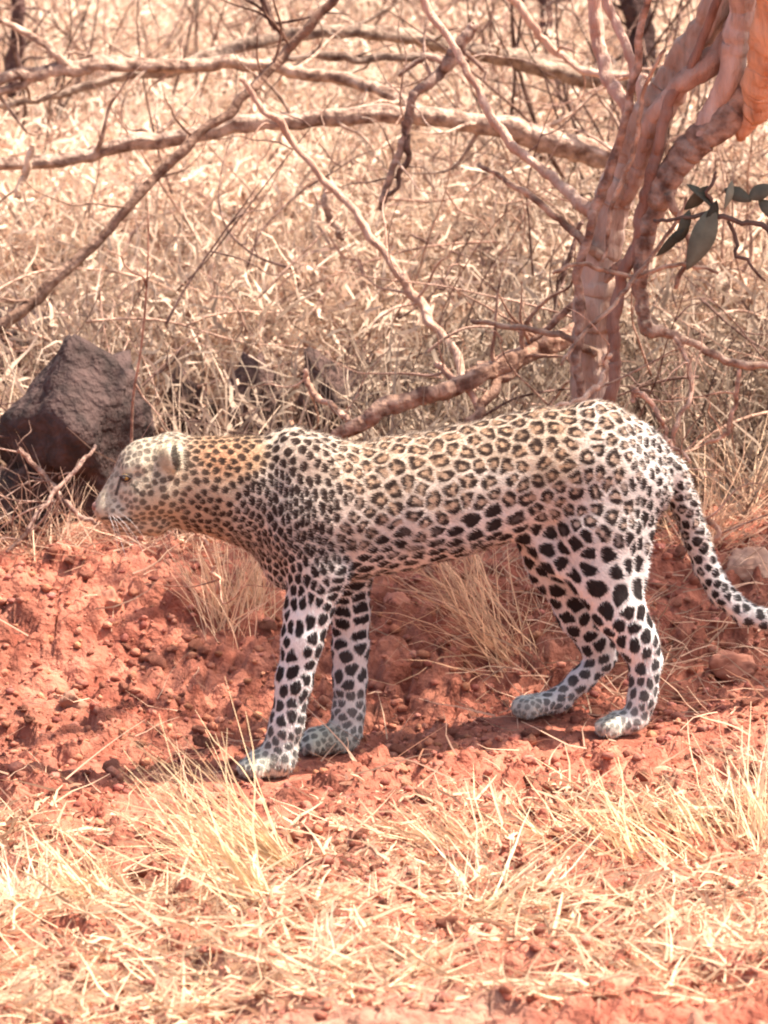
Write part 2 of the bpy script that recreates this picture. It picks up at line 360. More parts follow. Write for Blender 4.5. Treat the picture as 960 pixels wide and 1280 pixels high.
# groin web
chain([(665, 655, -.035, 22, .7), (700, 700, -.05, 24, .7)], .03); chain([(660, 655, .035, 24, .7), (685, 712, .055, 26, .7)], .03)
# tail
TAIL = [(812, 565, 0, 22, 1), (838, 590, 0, 19, 1), (856, 630, .0, 17.5, 1), (869, 670, 0, 16.5, 1), (882, 708, 0, 16, 1), (902, 742, -.01, 15.5, 1), (932, 768, -.02, 14.5, 1),
        (968, 777, -.03, 14, 1), (1005, 768, -.04, 13.5, 1), (1035, 745, -.05, 12.5, 1), (1050, 715, -.05, 11, 1), (1050, 690, -.05, 7, 1)]
chain(TAIL, .008)
# ears
EARS = []
for sd in (-1, 1):
    a = B(206, 588, sd*.050); EARS.append((a, sd))
h = .0052
lo = np.array([9., 9, 9]); hi = -lo
for a, b, ra, rb, kl, k in PRIM:
    for c in (a, b): lo = np.minimum(lo, c-max(ra, rb)*1.35); hi = np.maximum(hi, c+max(ra, rb)*1.35)
lo -= .03; hi += .03; n3 = np.ceil((hi-lo)/h).astype(int)
ax = [lo[i]+np.arange(n3[i])*h for i in range(3)]
Fd = np.full(tuple(n3), .06, np.float32)
def blend(fn, a, b, r, k):
    l = np.minimum(a, b)-r*1.4-k-.012; u = np.maximum(a, b)+r*1.4+k+.012
    s0 = [max(0, int((l[i]-lo[i])/h)) for i in range(3)]; s1 = [min(n3[i], int((u[i]-lo[i])/h)+2) for i in range(3)]
    sl = tuple(slice(s0[i], s1[i]) for i in range(3))
    G = np.stack(np.meshgrid(ax[0][sl[0]], ax[1][sl[1]], ax[2][sl[2]], indexing='ij'), -1)
    d = fn(G); f = Fd[sl]; hh = np.clip(.5+.5*(f-d)/k, 0, 1)
    Fd[sl] = np.minimum(np.minimum(f, d), f*(1-hh)+d*hh-k*hh*(1-hh))
for a, b, ra, rb, kl, k in PRIM:
    blend(lambda G: cone(G, a, b, ra, rb, kl), a, b, max(ra, rb), k)
for a, sd in EARS:
    c = a+np.array([0.002, sd*.012, .020]); n = np.array([-.75, sd*.6, .1]); n /= np.linalg.norm(n); up = np.array([.25, sd*.35, .9]); up -= n*(up@n); up /= np.linalg.norm(up); sx = np.cross(n, up)
    def ear(G):
        q = G-c; x_, y_, z_ = q@sx, q@up, q@n
        z2 = z_+10*(x_**2+y_**2)-.004
        return (np.sqrt((x_/.027)**2+(y_/.033)**2+(z2/.0075)**2)-1)*.0075
    blend(ear, c, c, .035, .006)
# surface nets
neg = Fd < 0; A_ = []
c_ = [neg[i:neg.shape[0]-1+i, j:neg.shape[1]-1+j, k:neg.shape[2]-1+k] for i in (0, 1) for j in (0, 1) for k in (0, 1)]
cnt = sum(x_.astype(np.int8) for x_ in c_); act = (cnt > 0) & (cnt < 8); cells = np.argwhere(act)
vid = np.full(act.shape, -1, np.int64); vid[tuple(cells.T)] = np.arange(len(cells))
acc = np.zeros((len(cells), 3)); num = np.zeros(len(cells))
for o0 in [(0, 0, 0), (1, 0, 0), (0, 1, 0), (0, 0, 1), (1, 1, 0), (1, 0, 1), (0, 1, 1), (1, 1, 1)]:
    for axs in range(3):
        if o0[axs]: continue
        o1 = list(o0); o1[axs] = 1; a0 = cells+o0; a1 = cells+o1
        f0 = Fd[tuple(a0.T)]; f1 = Fd[tuple(a1.T)]; m = (f0 < 0) != (f1 < 0)
        t = np.where(m, f0/(f0-f1+1e-12), 0); p_ = np.array(o0)[None]+0.; p_ = np.repeat(p_, len(cells), 0); p_[:, axs] = t
        acc += p_*m[:, None]; num += m
LV = lo+(cells+acc/num[:, None])*h
LF = []
for axs in range(3):
    o_ = [i for i in range(3) if i != axs]
    s0 = [slice(1, -1)]*3; s1 = [slice(1, -1)]*3; s0[axs] = slice(0, -1); s1[axs] = slice(1, None)
    n0, n1 = neg[tuple(s0)], neg[tuple(s1)]; e = np.argwhere(n0 != n1); flip = n0[tuple(e.T)]
    base = e.copy(); base[:, o_[0]] += 1; base[:, o_[1]] += 1
    q = []
    for d0, d1 in ((-1, -1), (0, -1), (0, 0), (-1, 0)):
        cc = base.copy(); cc[:, o_[0]] += d0; cc[:, o_[1]] += d1; q.append(vid[tuple(cc.T)])
    q = np.stack(q, 1)
    if axs == 1: flip = ~flip
    q = np.where(flip[:, None], q, q[:, ::-1]); LF.append(q)
LF = np.vstack(LF)
me0 = mesh_np('leopard_raw', to_world(LV), [LF])
tmp = put('leopard_raw', me0, None); md = tmp.modifiers.new('s', 'SMOOTH'); md.factor = .5; md.iterations = 5
md = tmp.modifiers.new('u', 'SUBSURF'); md.levels = 1; md.render_levels = 1
bpy.context.view_layer.update(); ev = tmp.evaluated_get(bpy.context.evaluated_depsgraph_get()); bodym = bpy.data.meshes.new_from_object(ev)
bpy.data.objects.remove(tmp); bodym.name = 'body'
nv = len(bodym.vertices); BVt = np.empty(nv*3, np.float32); bodym.vertices.foreach_get('co', BVt); BVt = BVt.reshape(-1, 3).astype(float)
BNr = np.empty(nv*3, np.float32); bodym.vertices.foreach_get('normal', BNr); BNr = BNr.reshape(-1, 3).astype(float)
# small muscle relief
BVt += BNr*(.0018*fbm(BVt*28, 2, 5))[:, None]

# coat pattern control points: px, py, spacing, stretch, angle of long axis (deg, 90 = vertical), rosette, warm, mottle
CTRL = np.array([
 (128, 625, 6.8, 1, 0, 0, 0.6, 1), (150, 600, 8.5, 1, 0, 0, 0.55, 0.7), (165, 575, 8.5, 1, 0, 0, 0.6, 0.5), (150, 640, 6.8, 1.3, 0, 0, 0.4, 0.4), (190, 555, 9.35, 1, 0, 0, 0.65, 0.4), (195, 620, 10.2, 1, 0, 0, 0.7, 0.25), (235, 600, 10.2, 1, 0, 0, 0.8, 0.2),
 (270, 565, 10.4, 1, 0, 0, 1, 0), (270, 640, 10.4, 1.1, 0, 0, 0.8, 0), (310, 570, 12, 1, 0, 0, 1, 0), (310, 650, 11.2, 1.8, 70, 0, 0.5, 0),
 (355, 555, 13.6, 1, 0, 0, 0.7, 0), (400, 575, 13.6, 1.2, 70, 0, 0.7, 0), (340, 610, 10.4, 2.6, 95, 0, 0.5, 0), (380, 640, 10, 2.8, 85, 0, 0.5, 0), (415, 620, 12, 2, 95, 0, 0.6, 0), (350, 690, 10.4, 2, 80, 0, 0.3, 0), (400, 700, 11.2, 2.2, 100, 0, 0.3, 0),
 (430, 590, 16.5, 1.1, 90, 0.8, 0.75, 0), (470, 560, 20.6, 1, 0, 1, 0.8, 0), (480, 610, 22.7, 1, 0, 1, 0.7, 0), (540, 570, 23.4, 1, 0, 1, 0.8, 0), (550, 620, 22.7, 1, 20, 1, 0.6, 0),
 (450, 660, 17.2, 1.1, 0, 0.8, 0.5, 0), (520, 660, 19.3, 1.25, 10, 0.6, 0.35, 0), (480, 700, 15.8, 1.6, 5, 0.3, 0.1, 0), (560, 685, 21.8, 1.6, 12, 0.2, 0.05, 0), (620, 660, 25.1, 1.4, 20, 0.2, 0.1, 0),
 (620, 560, 21.3, 1, 0, 1, 0.8, 0), (620, 610, 20.6, 1, 0, 0.9, 0.5, 0), (690, 530, 22, 1.2, 0, 1, 0.8, 0), (690, 580, 19.3, 1, 0, 0.9, 0.8, 0), (700, 630, 18.6, 1, 0, 0.7, 0.4, 0),
 (750, 530, 20.6, 1, 60, 1, 0.6, 0), (760, 580, 19.3, 1.2, 80, 1, 0.5, 0), (760, 640, 19.3, 1.1, 90, 0.9, 0.3, 0), (810, 560, 15.1, 1.5, 80, 0.5, 0.3, 0), (815, 610, 14.4, 1.5, 85, 0.3, 0.2, 0), (800, 670, 18.6, 1.5, 95, 0.4, 0.15, 0),
 (700, 690, 25.1, 1.2, 150, 0, 0.1, 0), (750, 700, 25.9, 1.3, 140, 0, 0.1, 0), (780, 740, 27.6, 1.4, 95, 0, 0.05, 0), (720, 745, 26.8, 1.3, 140, 0, 0, 0), (790, 790, 22.6, 1.2, 100, 0, 0, 0), (670, 700, 22.6, 1, 0, 0, 0.1, 0), (690, 760, 23.4, 1, 0, 0, 0, 0),
 (730, 800, 20.1, 1, 0, 0, 0, 0), (730, 840, 15.9, 1.3, 30, 0, 0, 0.15), (700, 870, 13, 1.4, 20, 0, -0.1, 0.4), (655, 882, 8.37, 1, 0, 0, -0.5, 0.9),
 (810, 830, 18.4, 1.3, 90, 0, 0, 0.1), (800, 870, 15.1, 1.3, 80, 0, -0.1, 0.2), (790, 895, 12.1, 1, 0, 0, -0.2, 0.5), (760, 908, 8.37, 1, 0, 0, -0.6, 0.9),
 (375, 740, 14.2, 1.8, 80, 0, 0.1, 0), (375, 780, 18.4, 1.6, 85, 0, 0, 0), (368, 840, 20.1, 1.4, 80, 0, 0, 0), (358, 900, 16.7, 1.2, 60, 0, -0.1, 0.1), (350, 932, 13, 1.3, 120, 0, -0.3, 0.3), (330, 957, 9.3, 1, 0, 0, -0.7, 0.8),
 (440, 730, 18.4, 2.2, 5, 0, 0.05, 0), (440, 780, 22.6, 1.8, 0, 0, 0, 0), (440, 840, 20.1, 1.2, 60, 0, 0, 0.1), (436, 890, 14, 1.2, 0, 0, -0.2, 0.4), (410, 925, 9.3, 1, 0, 0, -0.8, 0.8),
 (850, 610, 12.4, 1.2, 0, 0.4, 0.3, 0), (870, 670, 14.4, 1.2, 70, 0.5, 0.25, 0), (890, 720, 12.4, 1, 0, 0.3, 0.1, 0), (940, 770, 14.9, 1, 0, 0, -0.1, 0.1), (1030, 740, 14.9, 1, 0, 0, -0.1, 0)], float)
def ctrl(pp):
    out = np.empty((len(pp), 7))     # spacing, cos2a*(s-1), sin2a*(s-1), rosette, warm, mottle, -
    an = np.radians(CTRL[:, 4]); val = np.stack([CTRL[:, 2], np.cos(2*an)*(CTRL[:, 3]-1), np.sin(2*an)*(CTRL[:, 3]-1), CTRL[:, 5], CTRL[:, 6], CTRL[:, 7]], 1)
    for s_ in range(0, len(pp), 20000):
        d2 = ((pp[s_:s_+20000, None]-CTRL[None, :, :2])**2).sum(-1)+60; wg = d2**-2.2; wg /= wg.sum(1)[:, None]; out[s_:s_+20000, :6] = wg@val
    return out
ppv = project(BVt)
order = RNG.permutation(nv)[:36000]; cc = ctrl(ppv[order])
def metric_terms(c):
    st = 1+np.hypot(c[:, 1], c[:, 2]); an = .5*np.arctan2(c[:, 2], c[:, 1]); return c[:, 0]*PX, np.sqrt(st), an
spS, spE, spA = metric_terms(cc); qB = to_body(BVt[order])
acc_i = np.empty((36000,), int); na = 0; AP = np.empty((36000, 3)); AS = np.empty(36000); AE = np.empty(36000); AA = np.empty(36000)
def mdist(d, s_, e, a):
    ca, sa = np.cos(a), np.sin(a); l = d[:, 0]*ca+d[:, 2]*sa; t = -d[:, 0]*sa+d[:, 2]*ca
    return np.sqrt((l/e)**2+(t*e)**2+(d[:, 1]*1.05)**2)/s_
for i in range(36000):
    if na:
        d = AP[:na]-qB[i]; near = np.abs(d).max(1) < .11
        if near.any():
            dd = mdist(d[near], (AS[:na][near]+spS[i])/2, AE[:na][near], AA[:na][near])
            if dd.min() < .80: continue
    AP[na] = qB[i]; AS[na] = spS[i]; AE[na] = spE[i]; AA[na] = spA[i]; acc_i[na] = i; na += 1
AP, AS, AE, AA = AP[:na], AS[:na], AE[:na], AA[:na]; AR = cc[acc_i[:na]]
kd = KDTree(na)
for i in range(na): kd.insert(AP[i], i)
kd.balance()
rnd = RNG.random((na, 3))
TAN, WHITE, FOOT = np.array([.46, .31, .19]), np.array([.79, .765, .745]), np.array([.62, .60, .47])
def coat(Pw):
    """colour of the coat at world points"""
    q = to_body(Pw); pp = project(Pw); c = ctrl(pp); n = len(q); K = 7; idx = np.empty((n, K), int)
    qw = q+(.00018*c[:, :1])*np.stack([noise(q*70, 1), noise(q*70, 2), noise(q*70, 3)], 1)
    for i in range(n): idx[i] = [r[1] for r in kd.find_n(q[i], K)]
    D = np.empty((n, K))
    for k in range(K):
        j = idx[:, k]; D[:, k] = mdist(qw-AP[j], AS[j], AE[j], AA[j])
    o = np.argsort(D, 1); d1 = np.take_along_axis(D, o[:, :1], 1)[:, 0]; d2 = np.take_along_axis(D, o[:, 1:2], 1)[:, 0]; j = np.take_along_axis(idx, o[:, :1], 1)[:, 0]
    size = AS[j]/PX
    nz = fbm(q*120, 2, 9); thin = sstep(1.6, 2.3, AE[j]**2)*(q[:, 2] > .3)
    inside = sstep(0, .12, (d2-d1)-.13-.05*nz+.05*thin)*sstep(.60, .50, d1+.06*nz+.07*(1-sstep(.2, .5, AR[j, 3]))-.16*thin)
    ros = AR[j, 3]+.45*(rnd[j, 0]-.5)
    v = q-AP[j]; ang = np.arctan2(v[:, 2], v[:, 0])
    brk = sstep(.25, .6, np.sin(ang*(1+np.floor(rnd[j, 1]*2.99))+rnd[j, 2]*6.28)*.7+.4*noise(q*90, 14)-.15)*sstep(.3, .7, ros)*.8
    hole = sstep(.23, .12, d1+.05*nz)*sstep(.35, .65, ros)
    dark = inside*(1-hole)*(1-brk*sstep(.05, .3, d1))
    mott = np.clip(c[:, 5], 0, 1); warm = c[:, 4]
    wv = np.clip(warm, 0, 1)[:, None]; base = WHITE*(1-wv)+TAN*wv
    g = np.clip(-warm*1.2, 0, 1)[:, None]; base = base*(1-g)+FOOT*g
    centre = base*np.array([.82, .68, .58]); cw = (inside*sstep(.3, .7, ros))[:, None]; base = base*(1-cw)+centre*cw
    base = base*(1+.07*fbm(q*260, 2, 31))[:, None]*(1+.07*fbm(q*22, 2, 37))[:, None]
    spot = np.array([.030, .024, .024])*(1-wv)+np.array([.05, .029, .021])*wv
    hd = (sstep(250, 205, pp[:, 0])*.55)[:, None]; base = base*(1-hd)+np.array([.54, .46, .32])*hd
    rb = np.exp(-((pp[:, 0]-275)**2/40**2+(pp[:, 1]-575)**2/28**2))[:, None]      # russet nape
    base = base*(1-.6*rb)+np.array([.50, .22, .12])*.6*rb
    dk = (dark*(1-np.where(pp[:, 0] < 240, .7, .45)*mott))[:, None]; colr = base*(1-dk)+spot*dk
    # ear: pale cup with its inner shading painted darker, black crescent behind it, pale bar and a dark nape mark
    hb = to_body(Pw); x_, y_ = pp[:, 0], pp[:, 1]; out_ = sstep(.030, .042, np.abs(hb[:, 1]))
    def blot(cx, cy, rx, ry, colour, k, tilt=.12):
        nonlocal colr
        dx = (x_-cx)-tilt*(y_-cy); m_ = (sstep(1.15, .85, np.hypot(dx/rx, (y_-cy)/ry)+.08*nz)*k*out_)[:, None]; colr = colr*(1-m_)+np.array(colour)*m_
    blot(210, 570, 15, 24, (.58, .49, .34), .8); blot(205, 573, 6, 15, (.40, .31, .22), .55); blot(213, 565, 2.5, 17, (.70, .62, .48), .7); blot(219, 572, 5, 17, (.045, .035, .03), .9); blot(226, 568, 3.5, 20, (.66, .57, .43), .85); blot(233, 573, 4.5, 12, (.06, .04, .03), .85)
    blot(150, 610, 9, 5, (.70, .66, .52), .6); blot(160, 588, 9, 4, (.68, .62, .48), .5)
    # tear line and lips
    for (u0, v0, u1, v1, r_) in ((150, 600, 145, 618, 1.9), (128, 648, 165, 650, 1.8), (165, 606, 178, 620, 1.6)):
        du, dv = u1-u0, v1-v0; t = np.clip(((pp[:, 0]-u0)*du+(pp[:, 1]-v0)*dv)/(du*du+dv*dv), 0, 1)
        k = sstep(r_*1.4, r_*.6, np.hypot(pp[:, 0]-u0-t*du, pp[:, 1]-v0-t*dv))[:, None]*.85*(1 if u0 < 200 else .8); colr = colr*(1-k)+np.array([.05, .04, .035])*k
    return np.clip(colr, .01, .9), pp
bodym.vertices.foreach_set('co', BVt.astype(np.float32).ravel()); bodym.update()
bc, ppv = coat(BVt)
a = bodym.attributes.get('tint') or bodym.attributes.new('tint', 'FLOAT_COLOR', 'POINT'); c4 = np.ones((nv, 4), np.float32); c4[:, :3] = bc; a.data.foreach_set('color', c4.ravel())
bodym.polygons.foreach_set('use_smooth', np.ones(len(bodym.polygons), bool))
leo_base = Vector((float(FOOTW[0][0]+.3), float(FOOTW[0][1]+.12), 0.0))
leo = put('leopard', None, None, label='spotted leopard walking left across the red soil with its head low', cat='leopard'); leo.location = leo_base
INV = Matrix.Translation(-leo_base)
def part(name, me, mat, **k):
    me.transform(INV); return put(name, me, mat, leo, **k)
part('body', bodym, M_SKIN)
# coat hairs: real blades lying back along the body
NH = 170000
tri = np.empty(len(bodym.polygons)*4, np.int32); bodym.polygons.foreach_get('vertices', tri); tri = tri.reshape(-1, 4)
pa = [BVt[tri[:, k]] for k in range(4)]; area = np.linalg.norm(np.cross(pa[1]-pa[0], pa[3]-pa[0]), axis=1)
pick = RNG.choice(len(tri), NH, p=area/area.sum()); uv = RNG.random((NH, 2)); U, W_ = uv[:, :1], uv[:, 1:]
bil = lambda A: (A[tri[pick, 0]]*(1-U)+A[tri[pick, 1]]*U)*(1-W_)+(A[tri[pick, 3]]*(1-U)+A[tri[pick, 2]]*U)*W_
root = bil(BVt); nrm = bil(BNr); nrm /= np.linalg.norm(nrm, axis=1)[:, None]; hc = bil(bc); hp = bil(ppv)
legm = sstep(720, 770, hp[:, 1])[:, None]*(hp[:, 0] < 830)[:, None]
comb = BU*(1-legm)+np.array([0, 0, -.35])*(1-legm)+np.array([0, 0, -1.])*legm
headm = sstep(230, 200, hp[:, 0])[:, None]; comb = comb+headm*np.array([0, 0, .3])
comb = comb-nrm*(comb*nrm).sum(1)[:, None]; comb /= np.linalg.norm(comb, axis=1)[:, None]+1e-6
ln = (.0085*RNG.uniform(.6, 1.3, NH)*(1-.35*headm[:, 0])*(1-.3*legm[:, 0]))[:, None]
ln = ln*(1+.8*(sstep(650, 700, hp[:, 1])*sstep(640, 600, hp[:, 0])*sstep(700, 720, 1400-hp[:, 1]))[:, None])
side = np.cross(nrm, comb); jit = RNG.normal(size=(NH, 3))*.18
tip = root+ln*(comb*.85+nrm*.42+jit); wd = .00085
V = np.empty((NH, 3, 3)); V[:, 0] = root-side*wd-nrm*.0006; V[:, 1] = root+side*wd-nrm*.0006; V[:, 2] = tip
hcol = np.repeat(hc*RNG.uniform(.88, 1.12, (NH, 1)), 3, 0)
fur = part('fur', mesh_np('fur', V.reshape(-1, 3), [np.arange(NH*3).reshape(-1, 3)], hcol, False), M_FUR, kind='stuff')
# eyes, nose, whiskers, claws
M_EYE = mat_tint('amber_eye', (.28, .16, .04), scale=60, bump=0, rough=.12, spec=.6)
M_DARK = mat_tint('dark_skin', (.05, .035, .035), scale=60, bump=.2, rough=.5)
M_WHISK = mat_tint('whisker', (.85, .82, .78), scale=20, bump=0)
for sd in (-1, 1):
    c = to_world(B(156, 597, sd*.046)[None])[0]
    g = Geo(); g.add(IC2[0]*.0095*np.array([1, .75, .78])+c, IC2[1]); eye = part('eye', g.mesh('eye'), M_EYE)
    g = Geo(); cp = c+sd*BV*.006+np.array([-.004, 0, 0]); g.add(IC2[0]*.0042+cp, IC2[1]); m_ = g.mesh('pupil'); m_.transform(INV); put('pupil', m_, M_DARK, eye)
    g = Geo(); t_ = np.linspace(-1, 1, 9); rim = np.array([c+BU*.011*tt+np.array([0, 0, .0045*(1-tt*tt)-.002*tt])+sd*BV*.004 for tt in t_]); g.tube(rim, np.full(9, .0028), 6, 0); rim2 = np.array([c+BU*.0105*tt-np.array([0, 0, .0062*(1-tt*tt)+.001*tt])+sd*BV*.004 for tt in t_]); g.tube(rim2, np.full(9, .0018), 6, 0); m_ = g.mesh('eyelid'); m_.transform(INV); put('eyelid', m_, M_DARK, eye)
g = Geo(); g.add(IC2[0]*np.array([.010, .016, .010])+to_world(B(121, 633, 0)[None])[0], IC2[1]); part('nose', g.mesh('nose'), mat_tint('nose_skin', (.30, .16, .13), scale=60, bump=.3, rough=.5))
for sd in (-1, 1):
    for k in range(7):
        s0 = to_world(B(134+3*(k % 3), 637+3*(k//3), sd*.034)[None])[0]; d = np.array([random.uniform(.1, 1.0), sd*.7, random.uniform(-.45, .2)])
        pts = [s0+d*.055*t*random.uniform(.95, 1.05)+np.array([0, 0, -.02*t*t]) for t in (0, .5, 1, 1.5)]
        g = Geo(); g.tube(spline(pts, 3), np.linspace(.00032, .0001, 10), 4, 0); part('whisker', g.mesh('whisker'), M_WHISK)

# ---------------------------------------------------------------- tree and branches
def pixpath(pts, n=6, wob=0.006, seed=0):
    """pts rows (px, py, Y, r_px) -> positions, radii"""
    A = np.array([[*at(p[0], p[1], p[2]), p[3]*(p[2]+8)/FPX] for p in pts]); q = spline(A, n)
    L = np.arange(len(q))*.9*6/n
    for k in range(3): q[:, k] += 1.5*wob*fbm(np.stack([L*.5, L*0+k*9.1, L*0+seed*1.7], 1), 3, seed+k)
    return q[:, :3], np.maximum(q[:, 3]*(1+.10*noise(np.stack([L*1.3, L*0, L*0+seed], 1), seed)), .001)
def twigs(g, P, R, n, ln=(.1, .35), col=(1, 1, 1), rr=.35, up=.4, seed=0, curl=.25):
    r = random.Random(seed)
    for k in range(n):
        i = r.randrange(2, max(3, len(P)-1)); p = P[min(i, len(P)-1)].copy(); d = np.array([r.gauss(0, 1), r.gauss(0, .6), r.gauss(up, .8)]); d /= np.linalg.norm(d)
        L_ = r.uniform(*ln); pts = [p]; m = r.randint(4, 7)
        for j in range(m): d = d+curl*np.array([r.gauss(0, 1), r.gauss(0, 1), r.gauss(0, 1)]); d /= np.linalg.norm(d); pts.append(pts[-1]+d*L_/m)
        r0 = min(R[min(i, len(R)-1)]*rr, .007)*r.uniform(.6, 1.1)+.0008; q = spline(np.array(pts), 3); t = r.uniform(.8, 1.2)
        g.tube(q, np.linspace(r0, .0007, len(q)), 5, .1, np.array(col)*t, seed+k)
def branch(name, pts, mat, label, cat, col=(1, 1, 1), tw=0, seed=0, sides=12, rough=.22, wob=.006, group=None, forks=(), **kw):
    P, R = pixpath(pts, 14, wob, seed)
    root = put(name, None, None, label=label, cat=cat, group=group); root.location = P[0]; T = Matrix.Translation(-Vector(P[0]))
    g = Geo(); g.tube(P, R, sides+4, rough*1.15, col, seed, .04)
    for f in forks:
        Pf, Rf = pixpath(f, 6, wob, seed+50); g.tube(Pf, Rf, max(6, sides-3), rough, col, seed+3)
    me = g.mesh('stem'); me.transform(T); put('stem', me, mat, root)
    if tw:
        g = Geo(); twigs(g, P, R, tw, col=col, seed=seed, **kw); me = g.mesh('twigs'); me.transform(T); o = put('twigs', me, mat, root, kind='stuff')
    return root
# the multi-stemmed tree at right
tree = put('tree', None, None, label='reddish multi-stemmed bare tree rising behind the leopard\'s rump', cat='tree')
TB = at(742, 545, .95); tree.location = TB; TT = Matrix.Translation(-Vector(TB))
def tpart(name, paths, mat, col=(1, 1, 1), sides=20, rough=.16, flute=.05, wob=.004, kind=None, extra=None):
    g = Geo()
    for k, p in enumerate(paths):
        P_, R_ = pixpath(p, 16, wob, k+len(name)); g.tube(P_, R_, sides, rough, col, k+3, flute)
    if extra: extra(g)
    me = g.mesh(name); me.transform(TT); return put(name, me, mat, tree, kind=kind)
tpart('trunk', [[(748, 590, .95, 34), (742, 545, .95, 31), (738, 490, .95, 26), (738, 430, .95, 25), (744, 370, .95, 27), (752, 310, .95, 25), (768, 250, .95, 24), (790, 195, .93, 25), (815, 140, .9, 26), (850, 85, .88, 23), (885, 30, .85, 20), (915, -50, .82, 22), (930, -200, .8, 20), (950, -420, .7, 16), (930, -700, .6, 10)]], M_REDBARK, (1.25, 1.25, 1.2))
tpart('limb', [[(975, 90, .75, 20), (915, 140, .78, 21), (870, 180, .8, 20), (835, 225, .82, 17), (812, 280, .85, 15), (800, 330, .85, 11), (803, 380, .85, 9), (810, 412, .85, 9)]], M_BARK, (1.0, .92, .85))
tpart('limb', [[(755, 300, .95, 5), (775, 250, .93, 10), (800, 205, .9, 14), (818, 150, .85, 14), (850, 110, .8, 13), (905, 60, .8, 17), (945, 0, .8, 18), (990, -120, .75, 17), (1060, -400, .4, 12)]], M_REDBARK, (1.1, 1.0, .95))
tpart('limb', [[(868, 186, .8, 12), (900, 120, .78, 16), (922, 50, .75, 18), (928, -20, .7, 17), (900, -200, .5, 18), (820, -450, .2, 12), (700, -650, -.1, 7)]], M_REDBARK, (1.35, 1.35, 1.35))
tpart('limb', [[(925, 172, .79, 5), (942, 142, .76, 16), (953, 108, .72, 22), (962, 60, .65, 25), (968, -20, .55, 25), (990, -200, .3, 30), (1000, -500, .1, 18)]], M_REDBARK, (1.5, 1.15, .85))
tpart('limb', [[(810, 410, .85, 9), (840, 418, .85, 6), (880, 435, .85, 5), (915, 452, .85, 5), (975, 462, .85, 4)]], M_BARK, (1.5, 1.35, 1.2), 8)
tpart('limb', [[(748, 560, .9, 9), (760, 500, .87, 9), (770, 450, .86, 8), (768, 400, .86, 8), (778, 350, .86, 8), (796, 300, .85, 8), (806, 250, .84, 8), (822, 195, .82, 8), (838, 130, .8, 7), (872, 65, .78, 6), (905, -30, .75, 5), (930, -160, .7, 4)]], M_REDBARK, (.75, .6, .55), 10)
tpart('limb', [[(736, 560, .9, 6), (726, 500, .88, 6), (722, 455, .87, 6), (726, 400, .87, 7), (722, 350, .87, 6), (735, 290, .86, 6), (752, 240, .86, 7), (772, 185, .85, 6), (790, 120, .84, 5), (800, 40, .82, 5), (830, -60, .8, 4)]], M_BARK, (1.25, 1.1, 1.0), 10)
tpart('limb', [[(742, 265, .95, 9), (690, 222, 1.05, 7), (650, 188, 1.1, 6), (615, 145, 1.15, 6), (590, 100, 1.2, 5.5), (560, 50, 1.25, 5), (520, -15, 1.3, 5), (480, -90, 1.3, 4)]], M_REDBARK, (1.3, 1.2, 1.1), 8)
tpart('limb', [[(800, 322, .85, 6), (765, 338, .9, 6), (735, 368, .95, 5.5), (700, 395, 1.0, 4.5), (665, 430, 1.0, 3)]], M_BARK, (1.4, 1.2, 1.05), 8)
tpart('limb', [[(785, 200, .95, 12), (790, 150, 1.0, 11), (765, 105, 1.05, 9), (748, 50, 1.1, 9), (738, -20, 1.1, 9), (720, -150, 1.1, 7)]], M_REDBARK, (1.35, 1.25, 1.2), 10)
tpart('limb', [[(815, 135, .9, 9), (790, 80, .95, 7), (768, 20, 1.0, 6), (745, -60, 1.0, 6), (720, -160, 1.0, 4)]], M_REDBARK, (1.35, 1.25, 1.2), 8)
for p_ in ([(700, 455, .7, 2), (745, 400, .72, 3), (785, 360, .74, 3), (830, 300, .76, 2.5), (860, 250, .76, 2)], [(690, 340, .72, 2), (730, 330, .74, 3), (790, 345, .76, 3), (850, 330, .76, 2.5), (900, 345, .76, 2)], [(830, 60, .66, 2), (800, 130, .7, 3), (790, 200, .72, 3), (765, 260, .74, 3), (755, 330, .74, 2)], [(752, 320, .9, 6), (700, 275, .95, 5), (650, 235, 1.0, 4), (600, 205, 1.1, 3)], [(745, 440, .9, 5), (700, 418, .9, 4.5), (640, 408, .92, 3.5), (590, 400, .95, 3)], [(835, 240, .8, 6), (860, 300, .8, 4), (845, 360, .8, 3)]):
    tpart('limb', [p_], M_BARK, (1.25, 1.1, .95), 8)
